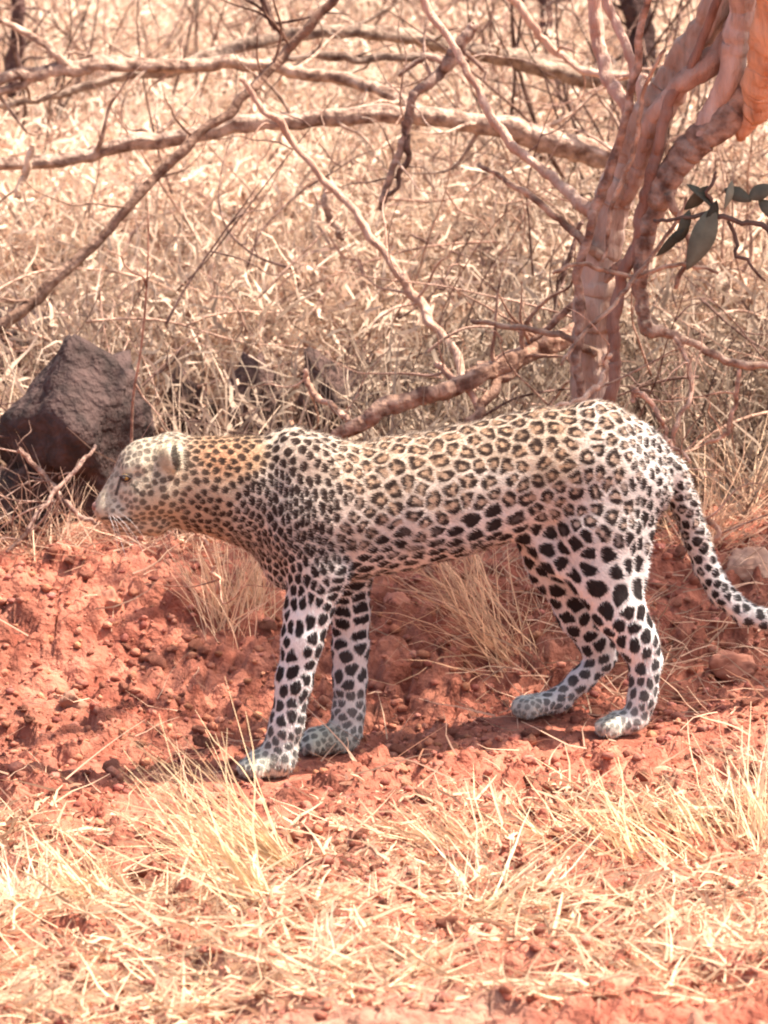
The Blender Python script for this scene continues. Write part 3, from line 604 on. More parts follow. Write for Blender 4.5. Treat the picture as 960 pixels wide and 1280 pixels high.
def shade_twigs(g):
    r = random.Random(5)
    # unseen bough and twigs added above the frame to shade the bank
    r = random.Random(5)
    hub = np.array([[.95, .85, 2.15], [1.1, .7, 2.35], [1.35, .55, 2.45], [1.65, .5, 2.5], [1.95, .55, 2.5], [2.2, .6, 2.45]]); H = spline(hub, 6)
    for k in range(64):
        p = H[r.randrange(0, len(H))].copy(); a_ = r.uniform(0, 6.28); d = np.array([math.cos(a_), math.sin(a_)*.6, r.uniform(-.1, .35)]); L_ = r.uniform(.25, .7); pts = [p]
        for j in range(6): d = d+.22*np.array([r.gauss(0, 1) for _ in range(3)]); d /= np.linalg.norm(d); pts.append(pts[-1]+d*L_/6)
        q = spline(np.array(pts), 3); q[:, 2] = np.maximum(q[:, 2], 2.1); q[:, 1] = np.maximum(q[:, 1], .17); rr_ = r.uniform(.006, .012); g.tube(q, np.linspace(rr_, .002, len(q)), 5, .1, (1, 1, 1), k)
        for m in range(8):
            p2 = q[r.randrange(3, len(q))]; d2 = np.array([r.gauss(0, 1), r.gauss(0, 1), r.gauss(.1, .5)]); d2 /= np.linalg.norm(d2); pts2 = [p2]
            for j in range(4): d2 = d2+.3*np.array([r.gauss(0, 1) for _ in range(3)]); d2 /= np.linalg.norm(d2); pts2.append(pts2[-1]+d2*r.uniform(.03, .09))
            q2 = spline(np.array(pts2), 2); q2[:, 1] = np.maximum(q2[:, 1], .15); g.tube(q2, np.linspace(.004, .001, len(q2)), 4, 0, (1, 1, 1), 1); TIPS.append(q2[-1]); TIPS.append(q2[len(q2)//2])
TIPS = []
tpart('crown', [[(930, -200, .8, 13), (1010, -300, .75, 12), (1110, -420, .7, 11), (1280, -500, .6, 9), (1480, -540, .55, 7)]], M_BARK, (.9, .8, .7), 8, kind='stuff', extra=shade_twigs)
# unseen leaves added in the crown to thicken its shade
tips = np.array(TIPS); n = 7; base = np.repeat(tips, n, 0)+RNG.normal(size=(len(tips)*n, 3))*.06; base[:, 1] = np.maximum(base[:, 1], .16)
d = RNG.normal(size=base.shape); d /= np.linalg.norm(d, axis=1)[:, None]; e = np.cross(d, RNG.normal(size=base.shape)); e /= np.linalg.norm(e, axis=1)[:, None]
V = np.stack([base, base+d*.022+e*.012, base+d*.05, base+d*.022-e*.012], 1).reshape(-1, 3)
me = mesh_np('shade_leaves', V, [np.arange(len(V)).reshape(-1, 4)], np.repeat(RNG.uniform(.7, 1.2, (len(base), 1)), 4, 0)*np.array([.55, .5, .4]), False); me.transform(TT)
put('shade_leaves', me, M_GRASS, tree, kind='stuff')

branch('fallen_limb', [(-60, 205, 2.2, 9), (60, 200, 2.2, 9), (150, 184, 2.2, 10), (240, 164, 2.2, 10), (330, 151, 2.2, 11), (420, 148, 2.2, 11), (520, 141, 2.2, 11), (600, 156, 2.2, 13), (680, 174, 2.2, 15), (755, 196, 2.2, 15), (830, 225, 2.2, 14)],
       M_BARK, 'long pale arching dead limb, lowest of the limbs lying across the brush', 'fallen branch', (1.35, 1.25, 1.15), 16, 3, 14, .25, group=None)
branch('fallen_limb', [(-50, 112, 2.6, 8), (40, 92, 2.6, 8), (110, 82, 2.6, 9), (200, 82, 2.6, 9), (280, 80, 2.6, 9), (350, 85, 2.6, 8), (420, 98, 2.6, 8), (490, 120, 2.5, 8), (540, 145, 2.4, 8)],
       M_BARK, 'pale straight dead limb above the long arching one at upper left', 'fallen branch', (1.35, 1.22, 1.1), 14, 8, 12, .25, forks=[[(85, 80, 2.6, 6), (50, 52, 2.6, 5), (10, 30, 2.6, 4), (-30, 20, 2.6, 4)], [(70, 84, 2.6, 7), (30, 105, 2.6, 6), (-20, 120, 2.6, 5)]])
branch('fallen_limb', [(-40, 132, 3.0, 4), (60, 124, 3.0, 5), (140, 100, 3.0, 6), (220, 88, 3.0, 7), (300, 60, 3.0, 8), (370, 42, 3.0, 8), (450, 36, 3.0, 9), (520, 46, 3.0, 10), (600, 66, 3.0, 10), (680, 80, 3.0, 12), (750, 97, 3.0, 11), (820, 112, 3.0, 9)],
       M_BARK, 'uppermost dead limb arching along the top of the brush to the tree', 'fallen branch', (1.05, 1.0, .9), 16, 13, 12, .22)
branch('fallen_limb', [(350, 72, 2.8, 4), (420, 72, 2.8, 5), (490, 73, 2.8, 5), (560, 76, 2.8, 4)], M_BARK, 'short thin grey branch between the two upper dead limbs', 'fallen branch', (.7, .65, .6), 5, 14, 8)
branch('dead_tree', [(806, 130, 4.4, 20), (800, 70, 4.4, 19), (792, 10, 4.4, 18), (780, -60, 4.4, 16), (770, -160, 4.4, 11)], M_ROCK, 'dark dead trunk seen behind the forks of the tree', 'dead tree', (.8, .7, .7), 22, 41, 14, .35)
branch('dead_tree', [(684, 130, 5.2, 9), (680, 70, 5.2, 10), (684, 10, 5.2, 9), (676, -80, 5.2, 7)], M_ROCK, 'slim dark trunk at the top, left of the tree', 'dead tree', (1.3, 1.1, 1.1), 14, 42, 12, .3)
branch('dead_tree', [(22, 170, 4.6, 9), (18, 90, 4.6, 9), (26, 20, 4.6, 8), (14, -80, 4.6, 6)], M_ROCK, 'slim dark trunk at the top left edge', 'dead tree', (1.3, 1.1, 1.1), 14, 43, 12, .3)
branch('leaning_stick', [(450, -40, 2.0, 5), (400, 18, 2.0, 5.5), (350, 72, 2.0, 6), (300, 126, 1.95, 6), (240, 178, 1.9, 6), (150, 272, 1.85, 6), (60, 362, 1.8, 7), (-20, 425, 1.75, 8)],
       M_BARK, 'long thin brown stick slanting from top centre down to the left edge', 'stick', (.85, .7, .6), 10, 15, 9, .15)
branch('leaning_stick', [(315, -30, 2.1, 5), (340, 20, 2.1, 5), (356, 48, 2.1, 4)], M_BARK, 'short dark stick coming down at the top left of centre', 'stick', (.4, .32, .3), 3, 16, 8)
branch('hanging_stem', [(300, 100, 1.7, 3), (345, 150, 1.7, 4), (400, 215, 1.7, 4.5), (450, 272, 1.65, 5), (485, 325, 1.6, 5), (520, 375, 1.55, 5.5), (555, 425, 1.5, 6), (592, 490, 1.4, 5)],
       M_REDBARK, 'thin pinkish stem curving down across the dry grass to the leopard\'s back', 'stem', (1.3, 1.15, 1.05), 9, 17, 8)
branch('broken_branch', [(592, 28, 1.9, 6), (575, 58, 1.9, 8), (545, 95, 1.9, 7), (515, 125, 1.9, 6), (508, 170, 1.9, 5), (490, 225, 1.9, 4), (470, 260, 1.9, 3)],
       M_BARK, 'broken forked branch with a bleached tip at top centre', 'branch', (1.1, 1.0, .95), 8, 18, 9, forks=[[(560, 78, 1.9, 5), (530, 70, 1.9, 4), (500, 95, 1.9, 3)], [(575, 60, 1.9, 4), (600, 78, 1.9, 3), (610, 105, 1.9, 2)]])
branch('leaning_stick', [(620, -30, 2.3, 4), (660, 25, 2.3, 5), (700, 66, 2.3, 5), (750, 91, 2.2, 4.5), (812, 98, 2.1, 4)], M_REDBARK, 'thin pink stick slanting down to the tree at top right of centre', 'stick', (1.4, 1.25, 1.15), 4, 19, 8)
branch('log', [(405, 560, .95, 6), (440, 537, .95, 9), (475, 516, .95, 11), (520, 500, .97, 10), (560, 484, 1.0, 10), (610, 462, 1.05, 10), (655, 444, 1.1, 12), (695, 426, 1.15, 13), (725, 415, 1.2, 11)],
       M_BARK, 'pale gnarled dead branch slanting up behind the leopard\'s back', 'dead branch', (1.25, 1.0, .85), 8, 20, 12, .3, forks=[[(655, 444, 1.1, 8), (630, 475, 1.05, 7), (600, 510, 1.0, 7), (584, 536, .95, 7), (580, 556, .95, 6)], [(650, 452, 1.1, 6), (610, 460, 1.1, 7), (585, 468, 1.1, 5)]])
branch('stick', [(545, 455, 1.1, 4), (575, 478, 1.05, 5), (602, 505, 1.0, 5)], M_REDBARK, 'short brown stick crossing the gnarled branch', 'stick', (1.1, .9, .8), 2, 21, 8)
branch('stick', [(378, 462, 1.1, 3), (392, 488, 1.1, 4), (415, 512, 1.05, 4), (442, 532, 1.0, 4)], M_BARK, 'thin pale stick leaning onto the log above the leopard\'s withers', 'stick', (1.7, 1.4, 1.2), 3, 22, 8)
branch('stick', [(415, 170, 2.0, 5), (405, 235, 2.0, 5), (418, 280, 2.0, 4)][1:]+[(428, 300, 2.0, 3)], M_BARK, 'short pale upright stick in the dry grass below the arching limb', 'stick', (1.5, 1.4, 1.3), 1, 23, 8)
branch('stick', [(45, 180, 2.1, 4), (35, 205, 2.1, 4.5), (22, 250, 2.1, 4)], M_BARK, 'bleached short stub hanging from the long arching limb at far left', 'stick', (1.7, 1.6, 1.4), 1, 24, 8)
branch('dry_twig', [(842, 415, .85, 3), (862, 455, .8, 3), (862, 495, .75, 3), (846, 530, .7, 3), (838, 570, .7, 3)], M_BARK, 'curved pale twig hanging between the tree and the tail base', 'twig', (1.8, 1.5, 1.3), 4, 25, 7)
branch('dry_twig', [(792, 505, .7, 2), (797, 490, .7, 3), (820, 515, .7, 3), (835, 545, .7, 2.5), (860, 580, .65, 2)], M_BARK, 'pale forked twig just above the leopard\'s rump', 'twig', (1.8, 1.5, 1.3), 3, 26, 7)
branch('dry_twig', [(922, 462, .85, 3), (918, 500, .85, 3), (905, 540, .85, 3), (880, 560, .85, 2)], M_BARK, 'thin pale twig dropping from the arching limb at right edge', 'twig', (1.7, 1.4, 1.2), 4, 27, 7)
branch('dry_twig', [(760, 440, .8, 3), (752, 470, .78, 4), (735, 492, .75, 4), (700, 510, .7, 3), (660, 520, .7, 2)], M_BARK, 'pale twig curving along the leopard\'s back in front of the trunk', 'twig', (1.7, 1.45, 1.25), 3, 28, 7)
branch('dry_twig', [(820, 570, .45, 3), (850, 610, .42, 3), (880, 650, .4, 4), (900, 680, .4, 3)], M_BARK, 'dry stem leaning beside the leopard\'s tail', 'twig', (1.4, 1.15, 1.0), 4, 29, 7)
branch('dry_twig', [(242, 655, .2, 2), (255, 680, .2, 2.5), (268, 710, .2, 2.5), (275, 745, .2, 2)], M_BARK, 'thin dry stem hanging below the leopard\'s neck', 'twig', (1.7, 1.3, 1.1), 2, 30, 6)
branch('dry_twig', [(20, 560, .95, 3), (60, 600, .95, 3.5), (95, 640, .9, 3.5), (130, 660, .9, 2)], M_BARK, 'grey twig crossing in front of the dark boulder', 'twig', (1.2, 1.05, 1.0), 6, 31, 7)
branch('dry_twig', [(10, 690, .8, 3), (50, 640, .85, 3), (90, 590, .9, 3), (120, 560, .95, 2)], M_BARK, 'grey twig rising to the right in front of the dark boulder', 'twig', (1.2, 1.05, 1.0), 6, 32, 7)
branch('dry_twig', [(505, 150, 1.9, 4), (510, 190, 1.9, 4), (490, 240, 1.9, 3), (470, 255, 1.9, 2)], M_BARK, 'dark crooked twig hanging from the middle of the arching limb', 'twig', (.5, .4, .38), 3, 33, 7)
branch('dry_twig', [(725, 280, 1.6, 3), (715, 320, 1.6, 3), (700, 360, 1.6, 3), (690, 400, 1.6, 2)], M_BARK, 'thin dark twig upright left of the tree trunk', 'twig', (.5, .4, .38), 4, 34, 7)
# a bright hooked grass culm by the leopard's forehead

# leafy twig with green leaves at right
lt = put('leafy_twig', None, None, label='dark twig with drooping green leaves right of the tree', cat='twig', ); lb = at(975, 290, .6); lt.location = lb; LT = Matrix.Translation(-Vector(lb))
g = Geo(); P_, R_ = pixpath([(1010, 300, .6, 4), (975, 290, .6, 4), (930, 278, .6, 3.5), (890, 270, .6, 3.5), (850, 272, .6, 2.5), (820, 276, .6, 2)], 5); g.tube(P_, R_, 7)
P_, R_ = pixpath([(915, 280, .6, 2.5), (920, 310, .6, 2.5), (938, 335, .6, 2), (955, 350, .6, 1.5)], 5); g.tube(P_, R_, 6)
P_, R_ = pixpath([(890, 272, .6, 2.5), (885, 240, .6, 2.5), (892, 215, .6, 2)], 5); g.tube(P_, R_, 6)
me = g.mesh('stem'); me.transform(LT); put('stem', me, mat_tint('dark_twig', (.14, .09, .07), scale=50), lt)
def leaf(px, py, ex, ey, wpx, bright=1.0, dy=0, twist=.3):
    a_ = at(px, py, .6); b_ = at(ex, ey, .6+dy); sc = 8.6/FPX; ax_ = b_-a_; L_ = np.linalg.norm(ax_); ax_ /= L_
    sd = np.cross(ax_, [0, -1, 0]); sd /= np.linalg.norm(sd); nn = np.cross(sd, ax_); sd = sd*math.cos(twist)+nn*math.sin(twist); nn = np.cross(sd, ax_)
    V, F_ = [], []; n_ = 10
    for i in range(n_+1):
        t = i/n_; wv = wpx*sc*(math.sin(math.pi*min(1, t*1.0))**.8*(1-.35*t)+.01)
        for s_ in (-1, 0, 1): V.append(a_+ax_*L_*t+sd*s_*wv+nn*(.12*L_*math.sin(t*3)+(-.25*wv if s_ == 0 else 0)))
    for i in range(n_):
        for s_ in (0, 1): k = i*3+s_; F_.append((k, k+1, k+4, k+3))
    me = mesh_np('leaf', np.array(V), [np.array(F_)], np.full((len(V), 3), bright)); me.transform(LT); o = put('leaf', me, M_LEAF, lt)
    md = o.modifiers.new('thickness', 'SOLIDIFY'); md.thickness = .0006
leaf(893, 258, 858, 338, 19, 1.35, -.02, .1); leaf(896, 250, 880, 290, 9, .5); leaf(862, 285, 830, 306, 8, .55); leaf(858, 230, 892, 262, 9, .7, twist=.9); leaf(862, 262, 845, 300, 9, .9)
leaf(885, 232, 855, 262, 11, .9, .02); leaf(905, 236, 940, 252, 11, .8); leaf(935, 248, 968, 232, 12, 1.1); leaf(948, 250, 975, 275, 11, .9); leaf(852, 285, 820, 320, 8, .6)
leaf(915, 225, 905, 262, 6, 1.8, -.02)

# ---------------------------------------------------------------- dry grass
def blades(n, x, y, z, L_, wid, lean, curve, K=4, head=None, jit=.15, tintv=None, droop=0.0):
    """curved ribbons: returns V, F, C"""
    a_ = RNG.uniform(0, 6.283, n) if head is None else head
    th = np.clip(lean, 0, 3.0); d = np.stack([np.cos(a_)*np.sin(th), np.sin(a_)*np.sin(th), np.cos(th)], 1)
    p = np.stack([x, y, z], 1); rows = []
    b_ = RNG.normal(size=(n, 3)); 
    for k in range(K+1):
        sd = np.cross(d, b_); sd /= np.linalg.norm(sd, axis=1)[:, None]+1e-9
        wk = (wid*(1-.75*(k/K)**1.5))[:, None]
        rows.append(p-sd*wk); rows.append(p+sd*wk)
        if k < K:
            p = p+d*(L_/K)[:, None]; d = d+RNG.normal(size=(n, 3))*curve[:, None]; d[:, 2] -= droop; d /= np.linalg.norm(d, axis=1)[:, None]
    V = np.stack(rows, 1).reshape(-1, 3); m = 2*(K+1); o = (np.arange(n)*m)[:, None]
    F_ = np.concatenate([np.stack([o[:, 0]+2*k, o[:, 0]+2*k+1, o[:, 0]+2*k+3, o[:, 0]+2*k+2], 1) for k in range(K)])
    if tintv is None: tintv = RNG.uniform(.55, 1.15, (n, 1))*np.array([1, 1, 1])*(1+RNG.normal(size=(n, 3))*.05)
    return V, F_, np.repeat(np.clip(tintv, .02, 1.15), m, 0)
def stack(parts):
    V, F_, C_, c = [], [], [], 0
    for v, f, k in parts: V.append(v); F_.append(f+c); C_.append(k); c += len(v)
    return np.vstack(V), np.vstack(F_), np.vstack(C_)
def clear_of(x, y, z):
    """keep growth off the boulder's face"""
    rock = (x > -.62) & (x < -.02) & (y > 1.15) & (y < 1.9)
    rock = rock | ((x < -.78) & (y > 1.7) & (y < 2.6)); return ~(((np.abs(x+.70) < .20) & (y > .8) & (y < 1.35)) | (rock & (RNG.random(len(x)) < .6)))
# background grassland in the view
def bgxy(n, y0, y1, p=1.0):
    y = y0+(y1-y0)*RNG.random(n)**p; x = RNG.uniform(-1, 1, n)*(.12*(y+8)+.25); return x, y
pr = []
n = 17000; x, y = bgxy(n, .95, 8.5, 1.0); m = clear_of(x, y, 0); x, y = x[m], y[m]; n = len(x)
P3 = np.stack([x, y, y*0], 1); dens = noise(P3*[2.2, 1.1, 1], 44)
tv = RNG.uniform(.55, 1.2, (n, 1))*np.array([1., .93, .88])*(1+.25*dens[:, None]); drk = (RNG.random(n) < .3)[:, None]; tv = np.where(drk, tv*np.array([.35, .30, .32]), tv); tv = tv*(1-.5*sstep(2.6, 1.4, y+.4*dens)[:, None])*(1.12+.45*noise(P3*[1.1, .8, 1], 71))[:, None]  # nearer band tinted down to imitate shade from the bushes
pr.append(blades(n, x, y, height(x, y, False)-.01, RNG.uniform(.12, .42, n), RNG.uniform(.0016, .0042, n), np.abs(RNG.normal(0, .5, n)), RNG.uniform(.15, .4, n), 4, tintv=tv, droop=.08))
# tangled mat of broken stems lying over one another
n = 42000; x, y = bgxy(n, .85, 8.0, 1.1); m = clear_of(x, y, 0); x, y = x[m], y[m]; n = len(x)
zz = height(x, y, False)+RNG.random(n)**.7*.26*sstep(.8, 1.8, y)
dens = noise(np.stack([x, y, y*0], 1)*[2.6, 1.3, 1], 46); tv = RNG.uniform(.55, 1.25, (n, 1))*np.array([1., .96, .93]); tv = np.where((RNG.random(n) < .12)[:, None], tv*np.array([.4, .33, .34]), tv)*(1-.5*sstep(2.6, 1.4, y+.5*dens)[:, None])*np.array([1, .97, .96])*(1.15+.45*noise(np.stack([x, y, y*0], 1)*[1.1, .8, 1], 71)+.25*noise(np.stack([x, y, y*0], 1)*[4, 2.5, 1], 72))[:, None]  # same darker near band, bush shade carried by the stem tint
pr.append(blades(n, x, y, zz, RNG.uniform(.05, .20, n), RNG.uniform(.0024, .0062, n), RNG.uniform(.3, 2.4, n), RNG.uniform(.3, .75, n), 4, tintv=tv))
V, F, C = stack(pr); put('dry_grass', mesh_np('dry_grass', V, [F], C, False), M_GRASS, kind='stuff', label='tangled pale dry grass and broken stems behind the leopard')
# dead leaves caught in the tangle
n = 16000; x, y = bgxy(n, .85, 7.5, 1.1); m = clear_of(x, y, 0); x, y = x[m], y[m]; n = len(x)
p = np.stack([x, y, height(x, y, False)+RNG.random(n)*.25*sstep(.8, 1.8, y)], 1); d = RNG.normal(size=p.shape); d /= np.linalg.norm(d, axis=1)[:, None]; e = np.cross(d, RNG.normal(size=p.shape)); e /= np.linalg.norm(e, axis=1)[:, None]
L_ = RNG.uniform(.010, .030, (n, 1)); V = np.stack([p, p+d*L_*.5+e*L_*.35, p+d*L_+np.array([0, 0, -.004]), p+d*L_*.45-e*L_*.3], 1).reshape(-1, 3)
tv = RNG.uniform(.4, 1.15, (n, 1))*np.array([1., .88, .82]); tv = np.where(RNG.random((n, 1)) < .4, tv*np.array([.5, .38, .34]), tv)
put('leaf_litter', mesh_np('leaf_litter', V, [np.arange(len(V)).reshape(-1, 4)], np.repeat(tv, 4, 0), False), M_GRASS, kind='stuff', label='small dead leaves caught in the tangled dry brush')
# fine woody stems crossing in all directions through the brush
g = Geo(); r = random.Random(77)
for k in range(430):
    y_ = 1.0+6.5*r.random(); x_ = r.uniform(-1, 1)*(.12*(y_+8)+.1); p_ = np.array([x_, y_, float(height([x_], [y_], False)[0])+r.uniform(0, .35)])
    d_ = np.array([r.gauss(0, 1), r.gauss(0, .5), r.gauss(.25, .6)]); d_ /= np.linalg.norm(d_); L0 = r.uniform(.2, .8); pts = [p_]; bend = np.array([r.gauss(0, .12), 0, r.gauss(-.04, .12)])
    for j in range(6): d_ = d_+bend+.10*np.array([r.gauss(0, 1), r.gauss(0, 1), r.gauss(0, 1)]); d_ /= np.linalg.norm(d_); pts.append(pts[-1]+d_*L0/6)
    q = spline(np.array(pts), 3); r0 = r.uniform(.0016, .0045); c_ = r.choice([(1.7, 1.45, 1.3), (1.5, 1.25, 1.1), (1.2, .95, .85), (.6, .48, .46)]); g.tube(q, np.linspace(r0, r0*.35, len(q)), 5, .1, c_, k)
    twigs(g, q, np.full(len(q), r0), 2, (.06, .25), c_, .6, .2, k, .3)
put('brushwood', g.mesh('brushwood'), M_BARK, kind='stuff', label='fine dead woody stems crossing through the dry brush')
# wide grass farther out and to the sides
n = 26000; y = RNG.uniform(1.2, 26, n); x = RNG.uniform(-1, 1, n)*(3+.45*y); m = (np.abs(x) > .12*(y+8)+.15) | (y > 8); x, y = x[m], y[m]; n = len(x)
V, F, C = blades(n, x, y, height(x, y, False)-.01, RNG.uniform(.3, .8, n), RNG.uniform(.004, .010, n), np.abs(RNG.normal(0, .4, n)), RNG.uniform(.15, .35, n), 3, droop=.08)
put('dry_grass', mesh_np('dry_grass', V, [F], C, False), M_GRASS, kind='stuff', label='sparse taller dry grass spreading beyond and beside the thicket')
# straw litter over the soil
pr = []
n = 24000; x = RNG.uniform(-1.1, 1.15, n); y = RNG.uniform(-1.9, -.42, n); P3 = np.stack([x, y, x*0], 1)
m = RNG.random(n) < (.10+sstep(-.05, .35, noise(P3*2.4, 12)+.4*noise(P3*7, 13))*.9)*(np.hypot((x-.205)*.8, y+1.62) > .10)*(1-.5*sstep(-1.0, -1.35, y+.15*noise(P3*4, 18)))*sstep(-.38, -.8, y+.1*noise(P3*3, 9)); x, y = x[m], y[m]; n = len(x)
pr.append(blades(n, x, y, height(x, y)+.008, RNG.uniform(.02, .13, n), RNG.uniform(.0012, .0038, n), RNG.uniform(1.0, 1.65, n), RNG.uniform(.08, .4, n), 3, tintv=RNG.uniform(.5, 1.05, (n, 1))*np.array([1.0, .87, .74])))
n = 4200; x = RNG.uniform(-1.1, 1.15, n); y = RNG.uniform(-.45, 1.0, n); m = RNG.random(n) < .10+.8*sstep(.05, .3, x)*sstep(-.1, .3, y)+sstep(.6, .9, y); x, y = x[m], y[m]; n = len(x)
pr.append(blades(n, x, y, height(x, y)+.008, RNG.uniform(.04, .2, n), RNG.uniform(.0010, .0022, n), RNG.uniform(.9, 1.6, n), RNG.uniform(.08, .3, n), 4, tintv=RNG.uniform(.5, 1.05, (n, 1))*np.array([1, .82, .72])))
n = 22000; x = RNG.uniform(-1.1, 1.15, n); y = RNG.uniform(-1.9, -.3, n); P3 = np.stack([x, y, x*0], 1); m = RNG.random(n) < (np.hypot((x-.205)*.8, y+1.62) > .09)*(.3+.7*sstep(-.1, .4, noise(P3*3.1, 19)))*sstep(-.3, -.75, y+.15*noise(P3*3, 9)); x, y = x[m], y[m]; n = len(x)
pr.append(blades(n, x, y, height(x, y)+.004, RNG.uniform(.008, .035, n), RNG.uniform(.0012, .0045, n), RNG.uniform(.8, 1.65, n), RNG.uniform(.1, .5, n), 2, tintv=RNG.uniform(.5, 1.05, (n, 1))*np.array([1.0, .80, .68])))
V, F, C = stack(pr); put('straw_litter', mesh_np('straw_litter', V, [F], C, False), M_GRASS, kind='stuff', label='loose straw and broken stems strewn over the red soil')
# grass tufts: px, py of the root, spread px, length, heading (deg; 180 = left), lean, count
def tuft(px, py, sp, L_, hd, lean, n, label, wid=.0016, tint=(1, 1, 1), hv=.35, lv=.18, group=None, cv=.12):
    p = ground_hit(px, py); s_ = sp*(p[1]+8)/FPX; x = p[0]+RNG.normal(0, s_, n)*.6; y = p[1]+RNG.normal(0, s_*1.2, n)*.6
    V, F_, C_ = blades(n, x, y, height(x, y)-.008, L_*RNG.uniform(.45, 1.15, n), wid*RNG.uniform(.6, 1.3, n), np.abs(RNG.normal(lean, lv, n)), np.full(n, cv)*RNG.uniform(.5, 1.6, n), 5,
                       head=np.radians(hd)+RNG.normal(0, hv, n), tintv=RNG.uniform(.7, 1.2, (n, 1))*np.array(tint), droop=.03)
    me = mesh_np('grass_tuft', V, [F_], C_, False); o = put('grass_tuft', me, M_GRASS, label=label, cat='grass tuft', group=group); rebase(o, me, tuple(float(v) for v in p)); return o
YG = (1.0, .92, .72)
tuft(362, 1090, 16, .36, 158, .95, 70, 'thick golden tuft leaning left in front of the leopard\'s forepaws', .0019, YG, .3)
tuft(285, 1110, 22, .28, 155, .8, 34, 'golden tuft standing left of the thick one below the forepaws', .0018, YG, .5)
tuft(335, 1160, 20, .36, 150, .9, 45, 'sparse straw tuft leaning left in the lower left foreground', .0018, YG, .3)
tuft(130, 1135, 38, .20, 150, .85, 46, 'yellow straw tuft in the left foreground', .0018, YG, .5)
tuft(30, 1140, 44, .13, 120, .8, 60, 'pale bleached tuft at the left edge of the foreground', .0020, (1.15, 1.15, 1.05), .9)
tuft(590, 1075, 38, .22, 155, 1.05, 50, 'slanting pink straw tuft below the belly in the foreground', .0016, (1.02, .88, .70), .7)
tuft(690, 1075, 44, .20, 155, 1.05, 50, 'slanting straw tuft in front of the hind paws', .0016, (1.02, .88, .70), .7)
tuft(800, 1080, 46, .21, 150, .95, 60, 'golden straw tuft right of the hind paws', .0017, (1.04, .95, .72), .7)
tuft(890, 1075, 46, .2, 140, .85, 60, 'golden straw tuft near the right edge of the foreground', .0017, (1.05, 1.02, .82), .5)
tuft(955, 1055, 30, .22, 110, .5, 70, 'pale straw tuft at the right edge of the foreground', .0018, (1.1, 1.05, .9), .7)
tuft(600, 1150, 36, .26, 20, 1.2, 60, 'flattened straw clump lying right of centre in the foreground', .0017, (1.1, 1.1, .95), .9)
tuft(405, 1215, 14, .12, 60, .4, 26, 'small bright upright straw tuft near the bottom edge', .0022, (1.2, 1.2, 1.1), 1.2)
tuft(640, 840, 26, .34, 140, .9, 120, 'dry reddish stems leaning between the leopard\'s belly and hind paws', .0014, (.98, .76, .60), .6, cv=.2)
tuft(600, 780, 30, .30, 140, 1.0, 120, 'dry reddish stems lying on the bank under the leopard\'s belly', .0014, (.98, .76, .60), .6, cv=.2)
tuft(285, 792, 26, .25, 100, .5, 120, 'pale dry tuft in front of the leopard\'s chest', .0015, (1.0, .85, .72), 1.2)
tuft(325, 785, 18, .20, 95, .35, 60, 'small wispy tuft against the leopard\'s near foreleg', .0014, (.95, .78, .66), 1.0)
tuft(870, 700, 30, .30, 60, .9, 100, 'dry tuft behind the base of the tail curve', .0015, (.95, .75, .62), 1.0)
tuft(930, 650, 30, .28, 100, .8, 60, 'dry tuft on the bank at the right edge behind the tail', .0015, (1.0, .85, .72), 1.2)
tuft(200, 685, 40, .14, 90, 1.1, 60, 'short trampled straw at the lip of the bank under the leopard\'s jaw', .0016, (1.1, .92, .8), 1.6)
tuft(172, 560, 5, .10, 140, .9, 9, 'few bright broken straws just behind the leopard\'s forehead', .0024, (1.2, 1.25, 1.2), .6)
tuft(60, 690, 36, .24, 100, .6, 60, 'pale spiky tuft at the foot of the dark boulder', .0015, (.95, .82, .74), 1.3)

# ---------------------------------------------------------------- dead shrubs of the thicket
def shrub(px, py, Yb, hgt, nst, label, seed, col=(1, 1, 1), mat=None, spread=.5, cat='shrub', rad=.006, group=None):
    x_ = at(px, py, Yb)[0]; z_ = float(height([x_], [Yb], False)[0]); r = random.Random(seed); p0 = np.array([x_, Yb, z_-.02])
    root = put('dead_shrub', None, None, label=label, cat=cat, group=group); root.location = p0
    gs, gt = Geo(), Geo()
    for k in range(nst):
        d = np.array([r.gauss(0, spread), r.gauss(0, spread), 1]); d /= np.linalg.norm(d); L_ = hgt*r.uniform(.6, 1.1); pts = [np.array([r.gauss(0, .04), r.gauss(0, .04), 0])]
        for j in range(7): d = d+np.array([r.gauss(0, .16), r.gauss(0, .16), r.gauss(.02, .08)]); d /= np.linalg.norm(d); pts.append(pts[-1]+d*L_/7)
        q = spline(np.array(pts), 3); r0 = rad*r.uniform(.6, 1.3); R_ = np.linspace(r0, r0*.25, len(q)); gs.tube(q, R_, 6, .15, np.array(col)*r.uniform(.7, 1.2), k)
        twigs(gt, q, R_, 7, (.08, .4*hgt), np.array(col)*r.uniform(.8, 1.3), .5, .3, seed*31+k, .3)
    put('stems', gs.mesh('stems'), mat or M_BARK, root, kind='stuff'); put('twigs', gt.mesh('twigs'), mat or M_BARK, root, kind='stuff'); return root
GREY = (.75, .62, .58); DK = (.42, .32, .30); PK = (1.2, 1.0, .88)
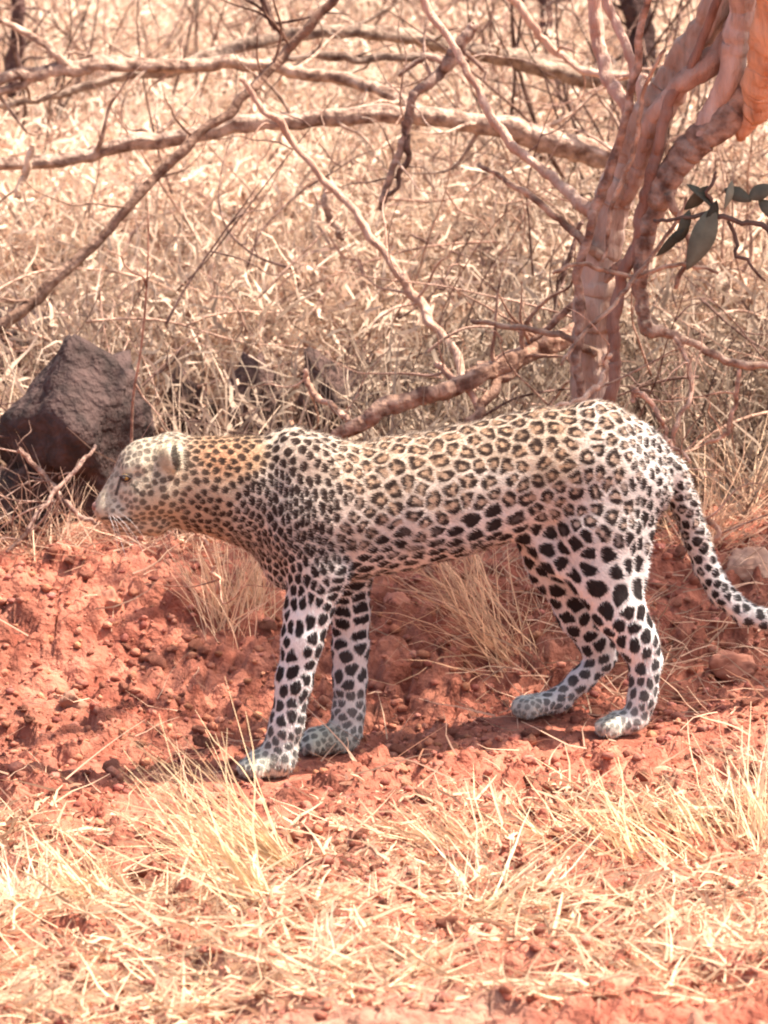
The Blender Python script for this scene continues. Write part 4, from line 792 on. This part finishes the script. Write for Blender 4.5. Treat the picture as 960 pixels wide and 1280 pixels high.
SH = [(30, 0, 4.2, .95, 9, 'dark bare shrub at the top left corner', DK), (110, 0, 4.8, 1.0, 7, 'thin grey shrub behind the fallen limbs at upper left', GREY), (230, 0, 4.5, .9, 8, 'grey bare shrub behind the limbs left of centre', GREY),
      (380, 0, 5.0, .9, 7, 'grey twiggy shrub at the top, left of the broken branch', GREY), (620, 0, 4.6, 1.0, 9, 'purplish bare shrub at the top right of the broken branch', GREY), (700, 0, 3.6, 1.1, 8, 'dark bare shrub just left of the tree\'s upper stems', DK),
      (800, 0, 3.2, 1.2, 22, 'dense dark shrub behind the fork of the tree', DK), (840, 0, 2.6, .6, 7, 'low pink twiggy shrub seen through the tree stems', PK), (930, 0, 2.3, .7, 8, 'pale twiggy shrub behind the green leaves', PK),
      (60, 0, 1.9, .5, 8, 'low grey shrub behind the dark boulder', GREY), (330, 0, 1.75, .32, 12, 'stubby grey stems standing behind the leopard\'s neck', GREY), (430, 0, 1.6, .34, 12, 'stubby grey stems behind the leopard\'s withers', GREY),
      (880, 0, 1.3, .4, 9, 'low pinkish twigs behind the leopard\'s rump', PK), (20, 0, .95, .28, 8, 'spiky grey twigs at the left edge beside the boulder', GREY), (560, 0, 3.3, .6, 7, 'pale wiry shrub in the middle of the dry grass', PK),
      (480, 0, 6.0, 1.0, 8, 'grey shrub far back at the top centre', GREY), (170, 0, 3.0, .5, 7, 'pale wiry shrub under the arching limb at left', PK)]
for k, (px, py, Yb, hg, ns, lb_, c_) in enumerate(SH): shrub(px, py, Yb, hg, ns, lb_, 60+k, c_, rad=.004 if hg < .6 else .006)
# farther thicket: mesh-sharing copies
base = shrub(480, 0, 10, 1.9, 16, 'tall bare grey bush far back at the top centre behind the rest', 400, GREY, rad=.014)
bkids = list(base.children)
def copy_tree(o, loc, rz, sc):
    c = o.copy(); COL.objects.link(c); c.location = loc; c.rotation_euler = (0, 0, rz); c.scale = (sc,)*3
    c['label'] = ('bare grey bush far beyond the dry grass on the left' if loc[0] < -.7 else 'bare grey bush far beyond the dry grass on the right' if loc[0] > .7 else 'bare grey bush far beyond the dry grass near the middle'); c['group'] = c['label']
    for ch in bkids: k = ch.copy(); COL.objects.link(k); k.parent = c
    return c
for k in range(16):
    y = random.uniform(6.2, 9); x = random.uniform(-1, 1)*(.1*(y+8)); copy_tree(base, (x, y, float(height([x], [y], False)[0])-.03), random.uniform(0, 6.3), random.uniform(.35, .6))
for k in range(70):
    y = 8.5+22*random.random()**1.3; x = random.uniform(-1, 1)*(2.5+.45*y); copy_tree(base, (x, y, float(height([x], [y], False)[0])-.03), random.uniform(0, 6.3), random.uniform(.7, 1.5))
